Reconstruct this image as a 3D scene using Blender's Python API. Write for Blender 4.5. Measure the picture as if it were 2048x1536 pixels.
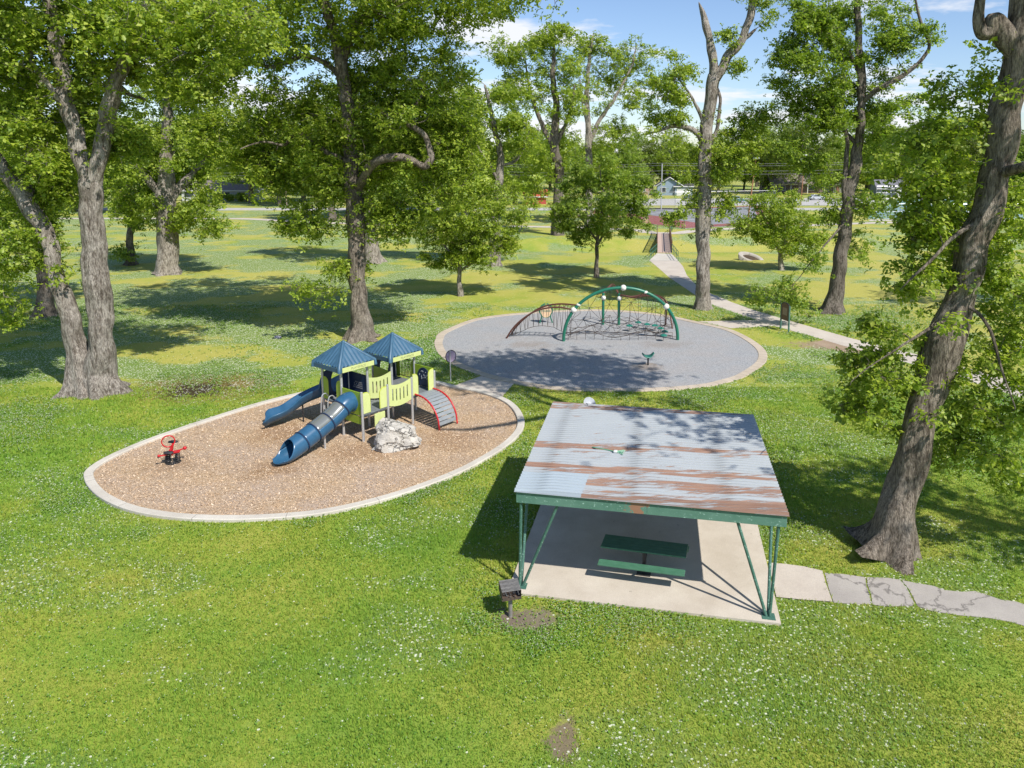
import bpy, bmesh, math, random
import numpy as np
from mathutils import Vector, Matrix, noise as mnoise
from mathutils.geometry import tessellate_polygon

for o in list(bpy.data.objects): bpy.data.objects.remove(o, do_unlink=True)
S = bpy.context.scene
COL = S.collection
random.seed(7); rng = np.random.default_rng(7)
R = math.radians

# ---------------------------------------------------------------- camera
FPX, TH, HZ, X0, CAMH = 1500.0, R(9.3), 312.0, 1130.0, 12.0     # photo pixels are 2048 x 1536
PY0 = HZ + FPX*math.tan(TH)
cd = bpy.data.cameras.new("camera"); cam = bpy.data.objects.new("camera", cd); COL.objects.link(cam)
cam.location = (0, 0, CAMH); cam.rotation_euler = (R(90) - TH, 0, 0)
cd.sensor_width = 36; cd.lens = FPX/2048*36
cd.shift_x = (1024 - X0)/2048; cd.shift_y = -(768 - PY0)/2048
cd.clip_start = 0.1; cd.clip_end = 3000
S.camera = cam

# ---------------------------------------------------------------- light
S.view_settings.view_transform = 'Standard'; S.view_settings.look = 'None'
S.view_settings.exposure = 0.34; S.view_settings.gamma = 1.0
SUN_DIR = Vector((0.63, -0.69, 1.0)).normalized()
sd = bpy.data.lights.new("sun", 'SUN'); sun = bpy.data.objects.new("sun", sd); COL.objects.link(sun)
sd.energy = 4.9; sd.angle = R(0.5); sd.color = (1.0, 0.955, 0.88)
sun.rotation_euler = (-SUN_DIR).to_track_quat('-Z', 'Y').to_euler(); sun.location = (60, -60, 90)
W = bpy.data.worlds.new("World"); S.world = W; W.use_nodes = True
wt = W.node_tree; wt.nodes.clear()

def nd(t, typ, ins=None, **props):
    n = t.nodes.new(typ)
    for k, v in props.items(): setattr(n, k, v)
    if ins:
        for k, v in ins.items():
            s = n.inputs[k]
            if isinstance(v, bpy.types.NodeSocket): t.links.new(v, s)
            else: s.default_value = v
    return n
def math_(t, op, a, b=0.0, c=None, clamp=False):
    n = nd(t, 'ShaderNodeMath', {0: a, 1: b}, operation=op, use_clamp=clamp)
    if c is not None:
        if isinstance(c, bpy.types.NodeSocket): t.links.new(c, n.inputs[2])
        else: n.inputs[2].default_value = c
    return n.outputs[0]
def ramp(t, fac, stops, interp='LINEAR'):
    n = nd(t, 'ShaderNodeValToRGB', {0: fac}); n.color_ramp.interpolation = interp
    el = n.color_ramp.elements
    while len(el) < len(stops): el.new(0.5)
    for e, (p, c) in zip(el, stops):
        e.position = p
        e.color = (c, c, c, 1) if isinstance(c, (int, float)) else (*c, 1)
    return n.outputs[0]
def mixc(t, f, a, b, mode='MIX'):
    n = nd(t, 'ShaderNodeMix', data_type='RGBA', blend_type=mode)
    for s, v in ((n.inputs[0], f), (n.inputs[6], a), (n.inputs[7], b)):
        if isinstance(v, bpy.types.NodeSocket): t.links.new(v, s)
        elif isinstance(v, (tuple, list)): s.default_value = (*v, 1) if len(v) == 3 else v
        else: s.default_value = v
    return n.outputs[2]
def noise_(t, vec, scale, detail=4, rough=0.55, out=0):
    return nd(t, 'ShaderNodeTexNoise', {'Vector': vec, 'Scale': scale, 'Detail': detail, 'Roughness': rough}).outputs[out]
def mapping(t, vec, scale=(1, 1, 1), rot=(0, 0, 0), loc=(0, 0, 0)):
    return nd(t, 'ShaderNodeMapping', {'Vector': vec, 'Scale': scale, 'Rotation': rot, 'Location': loc}).outputs[0]

sky = nd(wt, 'ShaderNodeTexSky', sky_type='NISHITA', sun_disc=False)
sky.sun_elevation = math.asin(SUN_DIR.z); sky.sun_rotation = math.atan2(SUN_DIR.x, SUN_DIR.y)
sky.altitude = 200; sky.air_density = 1.0; sky.dust_density = 0.3; sky.ozone_density = 2.0
gco = nd(wt, 'ShaderNodeTexCoord').outputs['Generated']
sep = nd(wt, 'ShaderNodeSeparateXYZ', {0: gco})
zc = math_(wt, 'ADD', math_(wt, 'MAXIMUM', sep.outputs[2], 0.0), 0.10)
cx = math_(wt, 'DIVIDE', sep.outputs[0], zc); cy = math_(wt, 'DIVIDE', sep.outputs[1], zc)
cvec = nd(wt, 'ShaderNodeCombineXYZ', {0: cx, 1: cy, 2: 3.7}).outputs[0]
cn = noise_(wt, cvec, 1.15, 9, 0.56)
low = ramp(wt, sep.outputs[2], [(0.0, 0.13), (0.10, 0.075), (0.2, -0.03), (0.5, -0.08)])
cm = ramp(wt, math_(wt, 'ADD', cn, low), [(0.60, 0.0), (0.70, 0.92)])
SKYG = 1.0
skyc = mixc(wt, 1.0, sky.outputs[0], (0.96, 1.0, 1.12), 'MULTIPLY')
skyc = mixc(wt, cm, skyc, (7.2, 7.3, 7.6))
bg = nd(wt, 'ShaderNodeBackground', {'Color': skyc, 'Strength': 0.108})
out = nd(wt, 'ShaderNodeOutputWorld', {'Surface': bg.outputs[0]})

# ---------------------------------------------------------------- photo pixel <-> world
CT, ST = math.cos(TH), math.sin(TH)
def ray(px, py):
    u = (px - X0)/FPX; v = -(py - PY0)/FPX
    return np.array([u, CT + v*ST, -ST + v*CT])
def P(px, py, z=0.0):                       # the point of height z seen at that photo pixel
    d = ray(px, py); t = (z - CAMH)/d[2]
    return np.array([d[0]*t, d[1]*t, z])
def D(px, py, Y):                           # the point at ground distance Y seen at that photo pixel
    d = ray(px, py); t = Y/d[1]
    return np.array([d[0]*t, Y, CAMH + d[2]*t])
def pxm(Y): return Y/FPX                    # metres per photo pixel, roughly
def zat(Y, py): return D(X0, py, Y)[2]

# ---------------------------------------------------------------- mesh builder
class MB:
    def __init__(s): s.v = []; s.f = []
    def add(s, vs, fs):
        n = len(s.v); s.v += [tuple(float(c) for c in v) for v in vs]; s.f += [tuple(i + n for i in f) for f in fs]; return s
    def box(s, c, size, ax=None, ay=None, az=None):
        ax = np.array(ax if ax is not None else (1, 0, 0), float); ay = np.array(ay if ay is not None else (0, 1, 0), float)
        az = np.array(az if az is not None else np.cross(ax, ay), float); c = np.array(c, float)
        ax, ay, az = [a/np.linalg.norm(a)*d/2 for a, d in zip((ax, ay, az), size)]
        vs = [c + i*ax + j*ay + k*az for k in (-1, 1) for j in (-1, 1) for i in (-1, 1)]
        return s.add(vs, [(0, 2, 3, 1), (4, 5, 7, 6), (0, 1, 5, 4), (2, 6, 7, 3), (0, 4, 6, 2), (1, 3, 7, 5)])
    def tube(s, pts, r, n=8, closed=False, cap=True):
        pts = [np.array(p, float) for p in pts]; m = len(pts)
        rr = [r]*m if np.isscalar(r) else list(r)
        T = [pts[(i + 1) % m if closed else min(i + 1, m - 1)] - pts[(i - 1) % m if closed else max(i - 1, 0)] for i in range(m)]
        T = [t/(np.linalg.norm(t) + 1e-9) for t in T]
        a = np.array([0, 0, 1.0]) if abs(T[0][2]) < 0.9 else np.array([1.0, 0, 0])
        u = np.cross(T[0], a); u /= np.linalg.norm(u); vs = []
        for i in range(m):
            u = u - T[i]*np.dot(u, T[i]); u /= np.linalg.norm(u) + 1e-9; w = np.cross(T[i], u)
            for k in range(n):
                an = 2*math.pi*k/n; vs.append(pts[i] + rr[i]*(u*math.cos(an) + w*math.sin(an)))
        fs = []
        for i in range(m if closed else m - 1):
            j = (i + 1) % m
            for k in range(n):
                l = (k + 1) % n; fs.append((i*n + k, i*n + l, j*n + l, j*n + k))
        if cap and not closed: fs += [tuple(range(n))[::-1], tuple((m - 1)*n + k for k in range(n))]
        return s.add(vs, fs)
    def cyl(s, c, r, h, n=16, r2=None): return s.tube([c, np.array(c, float) + np.array([0, 0, h])], [r, r if r2 is None else r2], n)
    def sphere(s, c, r, n=12, m=8, sc=(1, 1, 1)):
        vs = [(c[0], c[1], c[2] + r*sc[2])]; fs = []
        for i in range(1, m):
            t = math.pi*i/m
            for k in range(n):
                a = 2*math.pi*k/n; vs.append((c[0] + r*sc[0]*math.sin(t)*math.cos(a), c[1] + r*sc[1]*math.sin(t)*math.sin(a), c[2] + r*sc[2]*math.cos(t)))
        vs.append((c[0], c[1], c[2] - r*sc[2])); L = len(vs) - 1
        for k in range(n):
            l = (k + 1) % n; fs += [(0, 1 + k, 1 + l), (L, L - n + l, L - n + k)]
            for i in range(m - 2): a = 1 + i*n; fs.append((a + k, a + n + k, a + n + l, a + l))
        return s.add(vs, fs)
    def panel(s, o, ux, uz, loops, th):     # a flat plate: outline and holes in (a, b) along ux, uz, thickness th
        o, ux, uz = [np.array(q, float) for q in (o, ux, uz)]; nn = np.cross(ux, uz); nn /= np.linalg.norm(nn)
        L3 = [[o + a*ux + b*uz for a, b in lp] for lp in loops]
        flat = [p for lp in L3 for p in lp]; N = len(flat)
        tri = tessellate_polygon([[Vector((a, b, 0)) for a, b in lp] for lp in loops])
        vs = [p - nn*th/2 for p in flat] + [p + nn*th/2 for p in flat]
        fs = [tuple(t) for t in tri] + [tuple(i + N for i in t[::-1]) for t in tri]
        k = 0
        for lp in L3:
            m = len(lp)
            for i in range(m): a, b = k + i, k + (i + 1) % m; fs.append((a, b, b + N, a + N))
            k += m
        return s.add(vs, fs)
    def grid(s, P2):                        # P2[i][j] points
        n, m = len(P2), len(P2[0])
        return s.add([p for r_ in P2 for p in r_], [(i*m + j, (i + 1)*m + j, (i + 1)*m + j + 1, i*m + j + 1) for i in range(n - 1) for j in range(m - 1)])
    def text(s, string, size, o, ux, uz, ext=0.004):
        c = bpy.data.curves.new("lettering", 'FONT'); c.body = string; c.size = size; c.extrude = ext; c.align_x = 'CENTER'; c.align_y = 'CENTER'
        t = bpy.data.objects.new("lettering", c); COL.objects.link(t); bpy.context.view_layer.update()
        me = t.evaluated_get(bpy.context.evaluated_depsgraph_get()).to_mesh()
        o, ux, uz = [np.array(q, float) for q in (o, ux, uz)]; nn = np.cross(ux, uz)
        s.add([o + v.co.x*ux + v.co.y*uz + v.co.z*nn for v in me.vertices], [tuple(p.vertices) for p in me.polygons])
        bpy.data.objects.remove(t, do_unlink=True); return s

def root_of(o):
    while o.parent: o = o.parent
    return o
def obj(name, mb, mat, parent=None, smooth=False, bevel=0.0, solid=0.0, angle=40, recalc=True, loc=None):
    v = np.array(mb.v, float).reshape(-1, 3)
    off = np.array(loc if loc is not None else (root_of(parent).location if parent else (0, 0, 0)), float)
    me = bpy.data.meshes.new(name); me.from_pydata((v - off).tolist(), [], mb.f)
    if recalc or bevel:
        bm = bmesh.new(); bm.from_mesh(me)
        bmesh.ops.recalc_face_normals(bm, faces=bm.faces)
        if bevel:
            es = [e for e in bm.edges if len(e.link_faces) == 2 and e.calc_face_angle(0) > R(30)]
            bmesh.ops.bevel(bm, geom=es, offset=bevel, segments=2, affect='EDGES', profile=0.5, clamp_overlap=True)
        bm.to_mesh(me); bm.free()
    if smooth:
        me.polygons.foreach_set('use_smooth', [True]*len(me.polygons))
        me.set_sharp_from_angle(angle=R(angle))
    me.materials.append(mat)
    o = bpy.data.objects.new(name, me); COL.objects.link(o)
    if parent: o.parent = parent
    elif loc is not None: o.location = loc
    if solid:
        md = o.modifiers.new("thickness", 'SOLIDIFY'); md.thickness = solid; md.offset = 0
    return o
def tag(o, label=None, cat=None, group=None, kind=None):
    if label: o['label'] = label
    if cat: o['category'] = cat
    if group: o['group'] = group
    if kind: o['kind'] = kind
    return o
def thing(name, label, cat, loc=(0, 0, 0), group=None):
    o = bpy.data.objects.new(name, None); COL.objects.link(o); o.location = tuple(float(c) for c in loc); o.empty_display_size = 0.2
    bpy.context.view_layer.update()
    return tag(o, label, cat, group)
def copy_tree(o, parent=None):
    c = o.copy(); COL.objects.link(c)
    if parent: c.parent = parent
    for ch in list(o.children): copy_tree(ch, c)
    return c
def spline(pts, n=8, closed=False):         # Catmull-Rom through the points
    p = [np.array(q, float) for q in pts]; m = len(p); out = []
    for i in range(m if closed else m - 1):
        a, b, c, d = (p[(i - 1) % m], p[i], p[(i + 1) % m], p[(i + 2) % m]) if closed else (p[max(i - 1, 0)], p[i], p[i + 1], p[min(i + 2, m - 1)])
        for k in range(n):
            t = k/n; out.append(0.5*((2*b) + (c - a)*t + (2*a - 5*b + 4*c - d)*t*t + (3*b - a - 3*c + d)*t**3))
    if not closed: out.append(p[-1])
    return out

# ---------------------------------------------------------------- materials
def mat_base(name):
    m = bpy.data.materials.new(name); m.use_nodes = True; t = m.node_tree
    b = t.nodes['Principled BSDF']; return m, t, b
def setin(t, s, v):
    if isinstance(v, bpy.types.NodeSocket): t.links.new(v, s)
    elif isinstance(v, (tuple, list)): s.default_value = (*v, 1) if len(v) == 3 else v
    else: s.default_value = v
def bump_(t, b, h, dist=0.01, strength=1.0):
    n = nd(t, 'ShaderNodeBump', {'Height': h, 'Distance': dist, 'Strength': strength}); t.links.new(n.outputs[0], b.inputs['Normal'])
def oco(t): return nd(t, 'ShaderNodeTexCoord').outputs['Object']
def wco(t): return nd(t, 'ShaderNodeNewGeometry').outputs['Position']
def plain(name, c1, c2=None, scale=6, rough=0.55, metal=0.0, bump=0.0, bscale=None, spec=0.5, wear=None):
    m, t, b = mat_base(name); co = oco(t)
    if c2 is None: c2 = tuple(x*0.8 for x in c1)
    f = ramp(t, noise_(t, co, scale, 6, 0.6), [(0.35, 0), (0.65, 1)])
    c = mixc(t, f, c1, c2)
    if wear:                                # (colour, threshold, scale): chipped or dirty flecks
        w = ramp(t, noise_(t, co, wear[2], 5, 0.65), [(wear[1], 0), (wear[1] + 0.03, 1)])
        c = mixc(t, w, c, wear[0])
    setin(t, b.inputs['Base Color'], c); b.inputs['Roughness'].default_value = rough; b.inputs['Metallic'].default_value = metal
    b.inputs['Specular IOR Level'].default_value = spec
    if bump: bump_(t, b, noise_(t, co, bscale or scale*6, 4, 0.6), bump)
    return m
# ================================================================ ground materials
def stain(t, pos, x, y, rx, ry, edge=0.5, nz=None):
    s = nd(t, 'ShaderNodeSeparateXYZ', {0: pos})
    dx = math_(t, 'DIVIDE', math_(t, 'SUBTRACT', s.outputs[0], x), rx); dy = math_(t, 'DIVIDE', math_(t, 'SUBTRACT', s.outputs[1], y), ry)
    d = math_(t, 'SQRT', math_(t, 'ADD', math_(t, 'MULTIPLY', dx, dx), math_(t, 'MULTIPLY', dy, dy)))
    if nz is not None: d = math_(t, 'ADD', d, math_(t, 'MULTIPLY', math_(t, 'SUBTRACT', nz, 0.5), 2.2))
    return ramp(t, d, [(1 - edge, 1.0), (1.0, 0.0)])

def lawn_material():
    m, t, b = mat_base("lawn"); pos = wco(t); sp = nd(t, 'ShaderNodeSeparateXYZ', {0: pos})
    big = noise_(t, pos, 0.05, 3, 0.5); mid = noise_(t, pos, 0.33, 5, 0.6); fine = noise_(t, pos, 7.0, 4, 0.7)
    tex = noise_(t, mapping(t, pos, (1, 0.8, 1)), 24.0, 4, 0.8)
    y = math_(t, 'ADD', math_(t, 'MULTIPLY', big, 0.55), math_(t, 'MULTIPLY', mid, 0.45))
    yb = math_(t, 'ADD', y, math_(t, 'MULTIPLY', math_(t, 'SUBTRACT', fine, 0.5), 0.22))
    far = nd(t, 'ShaderNodeMapRange', {0: sp.outputs[1], 1: 22.0, 2: 60.0, 3: 0.0, 4: 0.10}).outputs[0]
    yb = math_(t, 'ADD', yb, far)
    col = ramp(t, yb, [(0.36, (0.15, 0.255, 0.036)), (0.45, (0.215, 0.30, 0.044)), (0.53, (0.295, 0.325, 0.055)), (0.64, (0.38, 0.355, 0.085))])
    # clover patches: deeper green leaves and white flower heads
    pn = noise_(t, mapping(t, pos, (0.75, 1.0, 1), (0, 0, 0.5), (13, 4, 0)), 0.16, 5, 0.62)
    lb = math_(t, 'MULTIPLY', nd(t, 'ShaderNodeMapRange', {0: sp.outputs[0], 1: -16.0, 2: -2.0, 3: 0.06, 4: 0.0}).outputs[0], nd(t, 'ShaderNodeMapRange', {0: sp.outputs[1], 1: 24.0, 2: 40.0, 3: 0.2, 4: 1.0}).outputs[0])
    pn = math_(t, 'ADD', pn, lb)
    patch = ramp(t, math_(t, 'ADD', pn, math_(t, 'MULTIPLY', math_(t, 'SUBTRACT', fine, 0.5), 0.12)), [(0.505, 0), (0.565, 1)])
    col = mixc(t, math_(t, 'MULTIPLY', patch, 0.75), col, (0.115, 0.205, 0.05))
    vo = nd(t, 'ShaderNodeTexVoronoi', {'Vector': pos, 'Scale': 10.0}); hd = math_(t, 'LESS_THAN', vo.outputs['Distance'], 0.33)
    rnd = nd(t, 'ShaderNodeSeparateColor', {0: vo.outputs['Color']}).outputs[0]
    keep = math_(t, 'GREATER_THAN', rnd, math_(t, 'SUBTRACT', 0.975, math_(t, 'MULTIPLY', patch, 0.84)))
    head = math_(t, 'MULTIPLY', hd, keep)
    tx = ramp(t, tex, [(0.32, 0.58), (0.5, 1.0), (0.70, 1.42)])  # dark flecks put the shaded thatch between blades into the colour
    col = mixc(t, 1.0, col, tx, 'MULTIPLY')
    nz = noise_(t, pos, 2.2, 5, 0.7)
    for (px, py, rx, ry, c) in ((1058, 1238, 0.75, 0.45, (0.20, 0.16, 0.125)), (1022, 1236, 0.35, 0.3, (0.18, 0.14, 0.11)), (1124, 1480, 0.28, 0.55, (0.2, 0.15, 0.105)),
                                (410, 775, 3.0, 2.0, (0.20, 0.14, 0.045)), (388, 781, 1.5, 1.1, (0.035, 0.025, 0.016)), (1660, 690, 2.0, 0.9, (0.3, 0.22, 0.15))):
        p = P(px, py); col = mixc(t, math_(t, 'MULTIPLY', stain(t, pos, p[0], p[1], rx*1.5, ry*1.5, 0.45, nz), 0.9), col, c)
    col = mixc(t, math_(t, 'MULTIPLY', head, 0.8), col, (0.74, 0.75, 0.62))
    setin(t, b.inputs['Base Color'], col); b.inputs['Roughness'].default_value = 0.9; b.inputs['Specular IOR Level'].default_value = 0.15
    bump_(t, b, math_(t, 'ADD', tex, math_(t, 'MULTIPLY', fine, 0.8)), 0.035, 0.8)
    return m
def chip_material(name, cols, scale, dark=0.35, edge=None, dist=0.02, wear=()):
    m, t, b = mat_base(name); pos = wco(t)
    wob = noise_(t, pos, 9, 3, 0.6, 1)
    pv = nd(t, 'ShaderNodeVectorMath', {0: pos, 1: nd(t, 'ShaderNodeVectorMath', {0: wob, 3: 0.12}, operation='SCALE').outputs[0]}, operation='ADD').outputs[0]
    vo = nd(t, 'ShaderNodeTexVoronoi', {'Vector': mapping(t, pv, (1, 1.5, 1), (0, 0, 0.6)), 'Scale': scale})
    rnd = nd(t, 'ShaderNodeSeparateColor', {0: vo.outputs['Color']}).outputs[0]
    n = len(cols); col = ramp(t, rnd, [(i/(n - 1), c) for i, c in enumerate(cols)])
    big = noise_(t, pos, 0.5, 5, 0.6)
    if edge: col = mixc(t, ramp(t, big, [(0.40, 0.0), (0.62, 0.75)]), col, edge)
    nz = noise_(t, pos, 1.4, 5, 0.7)
    for (px, py, rx, ry, cc) in wear: p = P(px, py); col = mixc(t, math_(t, 'MULTIPLY', stain(t, pos, p[0], p[1], rx*1.4, ry*1.4, 0.7, nz), 0.75), col, cc)
    gap = ramp(t, vo.outputs['Distance'], [(0.25, 1.0), (0.85, dark)])
    gap2 = ramp(t, noise_(t, pos, scale*0.6, 3, 0.7), [(0.3, 0.68), (0.6, 1.12)])
    col = mixc(t, 1.0, col, gap, 'MULTIPLY'); col = mixc(t, 1.0, col, gap2, 'MULTIPLY')
    setin(t, b.inputs['Base Color'], col); b.inputs['Roughness'].default_value = 0.9; b.inputs['Specular IOR Level'].default_value = 0.2
    bump_(t, b, math_(t, 'ADD', math_(t, 'MULTIPLY', vo.outputs['Distance'], -1.0), noise_(t, pos, scale, 3)), dist, 0.8)
    return m
def concrete_material(name, c1, c2, spots=0.0, crack=0.0, rough=0.85, joint=0.0):
    m, t, b = mat_base(name); pos = wco(t)
    a = noise_(t, pos, 0.7, 6, 0.65); f = noise_(t, pos, 45, 3, 0.7)
    col = mixc(t, ramp(t, a, [(0.35, 0), (0.66, 1)]), c1, c2)
    col = mixc(t, 1.0, col, ramp(t, f, [(0.3, 0.82), (0.7, 1.12)]), 'MULTIPLY')
    if spots:
        s = ramp(t, noise_(t, pos, 5.5, 4, 0.6), [(0.70, 0), (0.745, spots)]); col = mixc(t, s, col, tuple(x*0.35 for x in c1))
    if joint:
        u = nd(t, 'ShaderNodeSeparateXYZ', {0: nd(t, 'ShaderNodeUVMap').outputs[0]}).outputs[0]; md = math_(t, 'MODULO', u, joint); w = math_(t, 'ADD', 0.012, math_(t, 'MULTIPLY', a, 0.02)); col = mixc(t, math_(t, 'MULTIPLY', math_(t, 'LESS_THAN', md, w), 0.75), col, tuple(x*0.35 for x in c1))
    if crack:
        wv = nd(t, 'ShaderNodeVectorMath', {0: pos, 1: noise_(t, pos, 1.5, 4, 0.6, 1)}, operation='ADD').outputs[0]
        vo = nd(t, 'ShaderNodeTexVoronoi', {'Vector': wv, 'Scale': crack}, feature='DISTANCE_TO_EDGE')
        col = mixc(t, ramp(t, vo.outputs['Distance'], [(0.0, 0.75), (0.018, 0.0)]), col, tuple(x*0.3 for x in c1))
    setin(t, b.inputs['Base Color'], col); b.inputs['Roughness'].default_value = rough; b.inputs['Specular IOR Level'].default_value = 0.25
    bump_(t, b, math_(t, 'ADD', f, a), 0.004)
    return m
M_LAWN = lawn_material()
M_MULCH = chip_material("wood_chips", [(0.36, 0.235, 0.13), (0.50, 0.345, 0.205), (0.60, 0.43, 0.275), (0.68, 0.53, 0.37), (0.43, 0.285, 0.17)], 34, 0.55, (0.50, 0.39, 0.31), 0.010, [(545, 940, 1.0, 0.9, (0.33, 0.20, 0.105)), (575, 868, 1.6, 1.3, (0.36, 0.215, 0.11)), (720, 905, 1.5, 1.0, (0.38, 0.235, 0.13)), (345, 930, 1.0, 0.9, (0.37, 0.25, 0.15)), (900, 880, 1.5, 1.2, (0.40, 0.25, 0.14))])
M_GRAVEL = chip_material("grey_rubber_gravel", [(0.27, 0.275, 0.285), (0.37, 0.375, 0.385), (0.46, 0.465, 0.475), (0.33, 0.335, 0.345)], 30, 0.6, (0.40, 0.38, 0.37), 0.008, [(1296, 735, 0.8, 0.7, (0.30, 0.25, 0.21)), (1060, 690, 1.4, 0.8, (0.33, 0.29, 0.26)), (1330, 690, 1.6, 0.9, (0.33, 0.30, 0.28))])
M_CONC = concrete_material("kerb_concrete", (0.47, 0.43, 0.37), (0.58, 0.54, 0.47), 0.5); M_CONCJ = concrete_material("jointed_kerb_concrete", (0.47, 0.43, 0.37), (0.58, 0.54, 0.47), 0.6, joint=3.1)
M_PAVER = concrete_material("tan_paver", (0.42, 0.35, 0.27), (0.52, 0.44, 0.35), 0.35, joint=0.62)
M_SLAB = concrete_material("slab_concrete", (0.46, 0.40, 0.325), (0.56, 0.50, 0.42), 0.6)
M_PATH = concrete_material("path_concrete", (0.47, 0.41, 0.35), (0.55, 0.49, 0.42), 0.3)
M_ASPH = concrete_material("worn_asphalt", (0.33, 0.30, 0.275), (0.41, 0.375, 0.34), 0.5, 0.4)
M_ROAD = concrete_material("road_concrete", (0.40, 0.385, 0.36), (0.47, 0.455, 0.43), 0.2)
M_RED = concrete_material("red_court_paint", (0.25, 0.08, 0.075), (0.30, 0.11, 0.10), 0.4)
M_GREY = concrete_material("grey_court_paint", (0.20, 0.205, 0.215), (0.27, 0.27, 0.28), 0.4)
M_TEAL = concrete_material("green_court_paint", (0.16, 0.29, 0.25), (0.21, 0.33, 0.29), 0.2)
M_BLUEC = concrete_material("blue_court_paint", (0.19, 0.31, 0.32), (0.23, 0.34, 0.35), 0.2)
M_DIRT = concrete_material("bare_dirt", (0.30, 0.215, 0.145), (0.36, 0.27, 0.19), 0.5)
M_WHITEL = plain("white_line_paint", (0.45, 0.47, 0.46))

# ================================================================ the ground sheet
def gz(x, y):
    x = np.asarray(x, float); y = np.asarray(y, float)
    c = 104 + 0.05*(x - 14); w = 11.0
    k = np.clip(1 - np.abs(y - c)/w, 0, 1); k = k*k*(3 - 2*k)
    fx = np.clip((x + 40)/45, 0.12, 1)
    return -1.5*k*fx
def axis(lo, hi, near0, near1, fine):
    a = [near0]; 
    while a[-1] < near1: a.append(a[-1] + fine)
    st = fine
    while a[-1] < hi: st *= 1.35; a.append(min(a[-1] + st, hi))
    st = fine
    while a[0] > lo: st *= 1.35; a.insert(0, max(a[0] - st, lo))
    return np.array(a)
xs = axis(-900, 900, -60, 80, 2.0); ys = axis(-60, 1500, 70, 135, 1.5)
gx, gy = np.meshgrid(xs, ys, indexing='ij'); gzz = gz(gx, gy)
ground = obj("lawn", MB().grid(np.stack([gx, gy, gzz], -1)), M_LAWN, smooth=True); tag(ground, kind='structure')

def sheet(name, pts, z, mat, kind='structure'):
    mb = MB(); pts = [np.array(p[:2], float) for p in pts]
    tri = tessellate_polygon([[Vector((p[0], p[1], 0)) for p in pts]])
    mb.add([(p[0], p[1], z) for p in pts], [tuple(t) for t in tri])
    o = obj(name, mb, mat)
    me = o.data
    if me.polygons and sum(p.normal.z for p in me.polygons) < 0: me.flip_normals()
    return tag(o, kind=kind)
def offset_loop(pts, d):                    # closed loop moved inward (centroid side) by d
    p = np.array([q[:2] for q in pts]); n = len(p); t = np.roll(p, -1, 0) - np.roll(p, 1, 0); t /= np.linalg.norm(t, axis=1)[:, None]
    nn = np.c_[-t[:, 1], t[:, 0]]; c = p.mean(0)
    if np.mean(np.sum(nn*(c - p), 1)) < 0: nn = -nn
    return p + nn*d
def kerb(name, loop, prof, mat):            # prof: (inward offset, height)
    rows = []
    for d, h in prof:
        q = offset_loop(loop, d); rows.append([(a, b, h) for a, b in q] + [(q[0][0], q[0][1], h)])
    o = obj(name, MB().grid(rows), mat, smooth=True, angle=30, recalc=False); q = np.array(rows[0]); ln = np.r_[0, np.cumsum(np.linalg.norm(np.diff(q, axis=0), axis=1))]; m = len(q)
    uvl = o.data.uv_layers.new(name='UVMap'); li = np.array([l.vertex_index for l in o.data.loops]); uvl.data.foreach_set('uv', np.c_[ln[li % m], (li//m)*0.1].astype(np.float32).ravel())
    return tag(o, kind='structure')

mulch_px = [(168, 960), (172, 945), (200, 925), (245, 903), (310, 877), (400, 846), (500, 814), (580, 793), (680, 772), (780, 762), (870, 765), (905, 773), (960, 783), (1009, 799), (1035, 817), (1048, 840), (1046, 862), (1025, 887), (985, 915), (920, 950), (830, 985), (740, 1012), (640, 1033), (530, 1043), (430, 1045), (340, 1040), (260, 1026), (205, 1003), (178, 980)]
mulch_loop = spline([P(a, b)[:2] for a, b in mulch_px], 5, True)
kerb("mulch_kerb", mulch_loop, [(0, -0.02), (0, 0.10), (0.02, 0.12), (0.30, 0.12), (0.32, 0.10), (0.32, -0.02)], M_CONCJ)
MULCH_IN = offset_loop(mulch_loop, 0.318); sheet("mulch_bed", MULCH_IN, 0.03, M_MULCH)
cr2 = [(82, 430), (88, 395), (115, 358), (245, 300), (340, 274), (480, 255), (690, 238), (880, 228), (1060, 228), (1250, 240), (1420, 262), (1560, 292), (1740, 332), (1830, 366), (1900, 405), (1955, 448), (1976, 490), (1955, 540), (1850, 610), (1740, 645), (1640, 667), (1480, 683), (1300, 692), (1000, 694), (750, 682), (620, 664), (500, 641), (340, 602), (180, 538), (110, 485)]
gravel_loop = spline([P(840 + a/2.844, 540 + b/2.844)[:2] for a, b in cr2], 5, True)
kerb("gravel_kerb", gravel_loop, [(0, -0.02), (0, 0.035), (0.015, 0.05), (0.52, 0.05), (0.53, 0.04), (0.53, -0.02)], M_PAVER)
GRAVEL_IN = offset_loop(gravel_loop, 0.528); sheet("gravel_bed", GRAVEL_IN, 0.022, M_GRAVEL)

# ---- paths (photo pixels of both edges turned into ground points)
def G(l): return [P(a, b)[:2] for a, b in l]
PATHS = []
def path(name, l, z, mat): g = G(l); PATHS.append(g); return sheet(name, g, z, mat)
main_l = [(1299, 521), (1318, 537), (1337, 554), (1374, 578), (1396, 593), (1419, 609), (1465, 623), (1510, 638), (1553, 644), (1590, 650), (1626, 656), (1700, 678), (1766, 696), (1850, 715), (1930, 735), (2010, 758), (2120, 790)]
main_l = [(1299, 521), (1318, 537), (1337, 554), (1374, 579), (1396, 594), (1419, 608), (1465, 624), (1510, 639), (1548, 652), (1614, 670), (1684, 691), (1780, 716), (1860, 739), (1940, 763), (2020, 789), (2120, 822)]
main_r = [(2120, 790), (2010, 758), (1930, 735), (1850, 713), (1766, 693), (1700, 676), (1626, 655), (1553, 634), (1506, 620), (1462, 604), (1419, 586), (1392, 570), (1374, 551), (1366, 533), (1356, 521)]
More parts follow.
